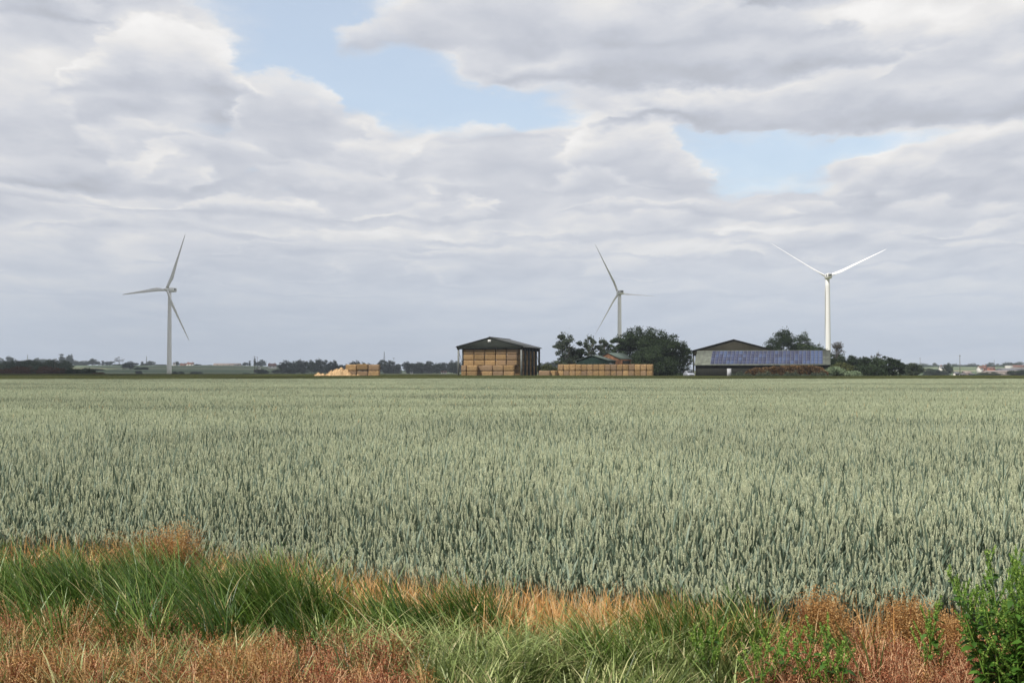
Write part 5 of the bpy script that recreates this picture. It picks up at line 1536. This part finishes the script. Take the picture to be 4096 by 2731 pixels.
def sprigs(r, C, nb, H, spread, bud, nbud, tone_mu, stem_w=0.0016, stem_tone=0.95, dome=True):
    """wiry weeds: fine branching stems carrying tiny seed heads"""
    n = len(C)
    k = np.repeat(np.arange(n), nb); N = len(k)
    a = r.uniform(0, 6.28, N); rad = np.sqrt(r.uniform(0.02, 1, N)) * spread
    h = H[k] * r.uniform(0.55, 1.05, N) * (1 - 0.25 * (rad / spread) ** 2)
    T = C[k] + np.stack([np.cos(a) * rad, np.sin(a) * rad, h], 1)
    B = C[k] + r.normal(0, 0.01, (N, 3)) * np.array([1, 1, 0])
    mid = B * 0.5 + T * 0.5 + np.stack([-np.cos(a) * rad * 0.15, -np.sin(a) * rad * 0.15, h * 0.12], 1)
    wv = r.normal(0, 1, (N, 3)); wv[:, 2] = 0; wv /= np.linalg.norm(wv, axis=1)[:, None]; wv *= stem_w
    V = np.stack([B - wv, B + wv, mid - wv * 0.8, mid + wv * 0.8, T - wv * 0.4, T + wv * 0.4], 1).reshape(-1, 3)
    i0 = np.arange(N)[:, None] * 6
    q = np.concatenate([i0 + np.array([[0, 1, 3, 2]]), i0 + np.array([[2, 3, 5, 4]])])
    mb = MB().add(V, q, tone=np.repeat(np.where(r.uniform(0, 1, N) < 0.6, stem_tone, 0.2), 6))
    # seed heads along the upper half
    kk = np.repeat(np.arange(N), nbud); NN = len(kk)
    t = r.uniform(0.25, 1.0, NN)[:, None]
    P = mid[kk] * (1 - t) + T[kk] * t + r.normal(0, 1, (NN, 3)) * 0.016
    ct = r.normal(0, 0.13, n)
    tone = np.clip(tone_mu + ct[k][kk] + r.normal(0, 0.17, NN), 0, 0.93)
    v, q, tn = leaf_quads(P, bud, r, tone)
    mb.add(v, q, tone=tn)
    return mb
def weeds():
    r = np.random.default_rng(44)
    C = sample(r, [(-260, 2720, 260, 110, 110), (4330, 2760, 250, 80, 130), (1330, 2740, 330, 80, 210), (1500, 2700, 180, 50, 80), (1150, 2780, 260, 60, 80), (330, 2640, 330, 60, 120), (620, 2640, 300, 80, 120), (930, 2720, 170, 90, 90), (150, 2730, 260, 80, 70), (600, 2800, 600, 60, 150),
                   (3480, 2720, 430, 80, 330), (3650, 2660, 260, 60, 120), (3250, 2740, 220, 50, 90), (3800, 2760, 300, 70, 130), (3600, 2830, 600, 50, 200), (1850, 2640, 130, 30, 20), (1300, 2860, 500, 40, 120), (2000, 2640, 280, 40, 45), (2500, 2690, 350, 60, 50), (2900, 2640, 220, 50, 40), (500, 2540, 500, 50, 50)])
    n = len(C)
    left = (C[:, 0] < -1.15) & (r.uniform(0, 1, n) < 0.62) | (r.uniform(0, 1, n) < 0.12) | ((C[:, 0] > -0.5) & (C[:, 0] < 1.3))
    for nm, mm, sel, lb in (('red_weeds', 'red_weed', ~left, 'mats of wiry red brown seeding weeds in the foreground'),
                            ('brown_weeds', 'brown_weed', left, 'wiry ochre brown seeding weeds mixed with grass in the left foreground')):
        Cs = C[sel]
        o = sprigs(r, Cs, 20, r.uniform(0.12, 0.34, len(Cs)), 0.13, 0.0056, 9, 0.52, stem_w=0.0032).build(nm, M[mm])
        tag(o, lb, 'weeds', kind='stuff')
    # wispy brown clumps standing against the wheat
    for C0, hs, sp, lb in (([(560, 2455)], 0.64, 0.28, 'wispy brown weed clump, tallest, standing against the wheat at the left'),
                       ([(690, 2440)], 0.70, 0.19, 'wispy orange brown weed leaning right, beside the tallest brown clump'),
                       ([(3262, 2712)], 0.55, 0.17, 'dense round brown weed clump against the wheat right of the tussocks'),
                       ([(3650, 2705)], 0.50, 0.19, 'thin reddish brown weed clump left of the big bright green weed'),
                       ([(3800, 2715)], 0.42, 0.15, 'small brown weed clump at the foot of the big bright green weed')):
        p = px2g([C0[0][0]], [C0[0][1]])[0]
        t = thing('brown_weed', lb, 'weed', tuple(p), 0, 'brown wispy weed clumps')
        m = 5
        cc = r.normal(0, sp * 0.35, (m, 3)); cc[:, 2] = 0
        sprigs(r, cc, 60, np.full(m, hs), sp * 0.8, 0.0060, 26, 0.62, stem_tone=0.3).build('foliage', M['brown_weed'], t)
        s_ = MB()
        for i in range(9):
            a = r.uniform(0, 6.28)
            s_.tube([(0, 0, 0), (math.cos(a) * sp * 0.3, math.sin(a) * sp * 0.3, hs * 0.45), (math.cos(a) * sp * 0.75, math.sin(a) * sp * 0.75, hs * 0.85)], [0.004, 0.003, 0.001], 5, tone=0.1)
        s_.build('stem', M['red_weed'], t)
weeds()

def goosefoot(px, py, H, nstem, lb, seed, spread=0.25, leafy=1.0):
    r = np.random.default_rng(seed)
    p = px2g([px], [py])[0]
    t = thing('leafy_weed', lb, 'weed', tuple(p), 0, 'bright green leafy weeds')
    st, lf, sp = MB(), MB(), MB()
    for s_ in range(nstem):
        a = r.uniform(0, 6.28); hh = H * r.uniform(0.72, 1.0) if s_ else H
        rad = spread * math.sqrt(r.uniform(0, 1)) if nstem > 1 else 0.02
        b0 = Vector((math.cos(a) * rad * 0.45, math.sin(a) * rad * 0.45, 0)); tp = Vector((math.cos(a) * rad * 1.1, math.sin(a) * rad * 1.1, hh))
        pts = [b0.lerp(tp, u) + Vector((r.normal(0, 0.008), r.normal(0, 0.008), 0)) for u in (0, 0.25, 0.5, 0.75, 1)]
        st.tube([tuple(x) for x in pts], [0.006, 0.005, 0.004, 0.003, 0.0012], 6, tone=0.72)
        def on(u):
            i = min(3, int(u * 4)); return pts[i].lerp(pts[i + 1], u * 4 - i)
        nbr = int(hh * 17)
        for i in range(nbr):
            u = 0.22 + 0.76 * (i + 0.5) / nbr
            q0 = on(u); az = r.uniform(0, 6.28); ln = (0.20 * (1.15 - u) + 0.05) * r.uniform(0.7, 1.2)
            el = 0.75 + 0.5 * u
            d = Vector((math.cos(az) * math.cos(el), math.sin(az) * math.cos(el), math.sin(el)))
            q1 = q0 + d * ln
            st.tube([tuple(q0), tuple(q0.lerp(q1, 0.5) + Vector((0, 0, -0.006))), tuple(q1)], [0.0028, 0.002, 0.001], 4, tone=0.75)
            # knobbly seed spike on the outer part
            nb = int(110 * ln / 0.15)
            uu = r.uniform(0.35, 1.08, nb)
            P = np.array([tuple(q0 + (q1 - q0) * x) for x in uu]) + r.normal(0, 0.0034, (nb, 3))
            v, q, tn = leaf_quads(P, 0.0058, r, np.clip(r.normal(0.68, 0.15, nb), 0, 1)); sp.add(v, q, tone=tn)
        # top spike
        nb = 90; uu = r.uniform(0.85, 1.03, nb)
        P = np.array([tuple(pts[0].lerp(pts[4], x)) for x in uu]) + r.normal(0, 0.0065, (nb, 3))
        v, q, tn = leaf_quads(P, 0.006, r, np.clip(r.normal(0.68, 0.15, nb), 0, 1)); sp.add(v, q, tone=tn)
        nl = int(60 * hh * leafy)
        for i in range(nl):
            u = r.uniform(0.04, 0.9); q0 = on(u); az = r.uniform(0, 6.28); ln = r.uniform(0.035, 0.085) * (1.15 - 0.6 * u)
            pt = r.uniform(-0.5, 0.7)
            d = Vector((math.cos(az) * math.cos(pt), math.sin(az) * math.cos(pt), math.sin(pt))); s2 = Vector((-math.sin(az), math.cos(az), r.normal(0, 0.3))).normalized()
            o0 = q0 + d * ln * 0.35; n_ = d.cross(s2)
            prof = [(0.0, 0.02), (0.25, 0.26), (0.35, 0.33), (0.5, 0.25), (0.62, 0.27), (0.8, 0.13), (1.0, 0.01)]
            V = []
            for x, wd in prof:
                c = o0 + d * ln * x - Vector((0, 0, 1)) * (x ** 2) * ln * 0.25
                V += [tuple(c - s2 * wd * ln + n_ * wd * ln * 0.25), tuple(c), tuple(c + s2 * wd * ln + n_ * wd * ln * 0.25)]
            qd = []
            for j in range(len(prof) - 1):
                qd += [(j * 3, j * 3 + 1, j * 3 + 4, j * 3 + 3), (j * 3 + 1, j * 3 + 2, j * 3 + 5, j * 3 + 4)]
            lf.add(V, qd, tone=np.clip(r.normal(0.24, 0.15), 0, 0.7))
    st.build('stem', M['bright_weed'], t); lf.build('leaves', M['bright_weed'], t); sp.build('seed_spikes', M['bright_weed'], t)
    return t
goosefoot(4110, 2880, 0.84, 28, 'big bright green leafy weed filling the lower right corner', 81, 0.35, 1.5)
goosefoot(3700, 2790, 0.52, 2, 'slim bright green weed with folded leaves left of the big one', 82, 0.06, 1.2)
goosefoot(3330, 2860, 0.44, 3, 'short bright green weed with yellow green spikes in the red weeds', 83, 0.14, 0.8)
goosefoot(3240, 2840, 0.46, 2, 'short bright green weed left of the broad bladed grass tuft', 84, 0.10, 0.8)
goosefoot(3030, 2850, 0.42, 4, 'yellow green spreading weed in the pale matted grass', 85, 0.2, 0.6)
goosefoot(2880, 2780, 0.38, 3, 'small yellow green weed behind the spreading one, below the right tussocks', 86, 0.16, 0.6)
def blade_tuft():
    p = px2g([3505], [2850])[0]
    t = thing('broad_grass', 'single tuft of broad blue green blades rising from the red weeds', 'grass tuft', tuple(p))
    r = np.random.default_rng(9)
    for lean, L_, az in ((0.33, 0.52, math.pi), (0.06, 0.50, 0.4), (0.14, 0.46, math.pi), (0.05, 0.42, 0.0), (0.75, 0.40, math.pi)):
        v, q, tn = blades(np.array([[r.normal(0, 0.008), r.normal(0, 0.008), 0]]), np.array([L_]), np.array([lean]), np.array([az]), np.array([0.018]), 8, r, np.array([0.30]), curve=0.25, face=np.array([az + 0.5]))
        MB().add(v, q, tone=tn).build('blade', M['light_grass'], t)
blade_tuft()

# ------------------------------------------------------------------ unseen cloud mesh, added high to the left to shade the left and middle turbines
def shade_cloud():
    bm_parts = MB()
    r = np.random.default_rng(2)
    K = 10
    for i in range(46):
        cx_, cy_ = r.uniform(-330, 330), r.uniform(-900, 900)
        rr = r.uniform(110, 190)
        if i in (3, 11, 19, 27): cx_, cy_, rr = {3: (400, -260, 140), 11: (505, -270, 135), 19: (440, -60, 150), 27: (520, -200, 120)}[i]  # puffs placed so the shade reaches the middle turbine
        V = []; nlat = 8
        for a in range(nlat + 1):
            for b_ in range(14):
                th = math.pi * a / nlat; ph = 2 * math.pi * b_ / 14
                k_ = rr * r.uniform(0.93, 1.07)
                z = math.cos(th) * k_ * 0.55
                V.append((cx_ + math.sin(th) * math.cos(ph) * k_, cy_ + math.sin(th) * math.sin(ph) * k_, max(z, -25)))
        q = [(a * 14 + b_, a * 14 + (b_ + 1) % 14, (a + 1) * 14 + (b_ + 1) % 14, (a + 1) * 14 + b_) for a in range(nlat) for b_ in range(14)]
        bm_parts.add(V, q)
    m = mat('cloud_white', (0.85, 0.86, 0.88), 1.0, 0.0, 0.03, 0.01)
    o = bm_parts.build('cloud', m, smooth=True)
    tgt = Vector((-470, 1250, 0)); hgt_c = 900
    o.location = tgt + S * (hgt_c / S.z)
    tag(o, kind='structure')
shade_cloud()

# ------------------------------------------------------------------ haze
def haze():
    b = MB().box(-5400, 5400, -5400, 5400, -6.5, 112)
    m = bpy.data.materials.new('haze_air'); m.use_nodes = True
    t = m.node_tree; t.nodes.remove(t.nodes['Principled BSDF'])
    v = t.nodes.new('ShaderNodeVolumePrincipled')
    v.inputs['Color'].default_value = (0.80, 0.88, 1.0, 1)
    v.inputs['Density'].default_value = 0.00013
    v.inputs['Anisotropy'].default_value = 0.2
    t.links.new(v.outputs[0], t.nodes['Material Output'].inputs['Volume'])
    o = b.build('haze', m)
    tag(o, kind='stuff')
haze()
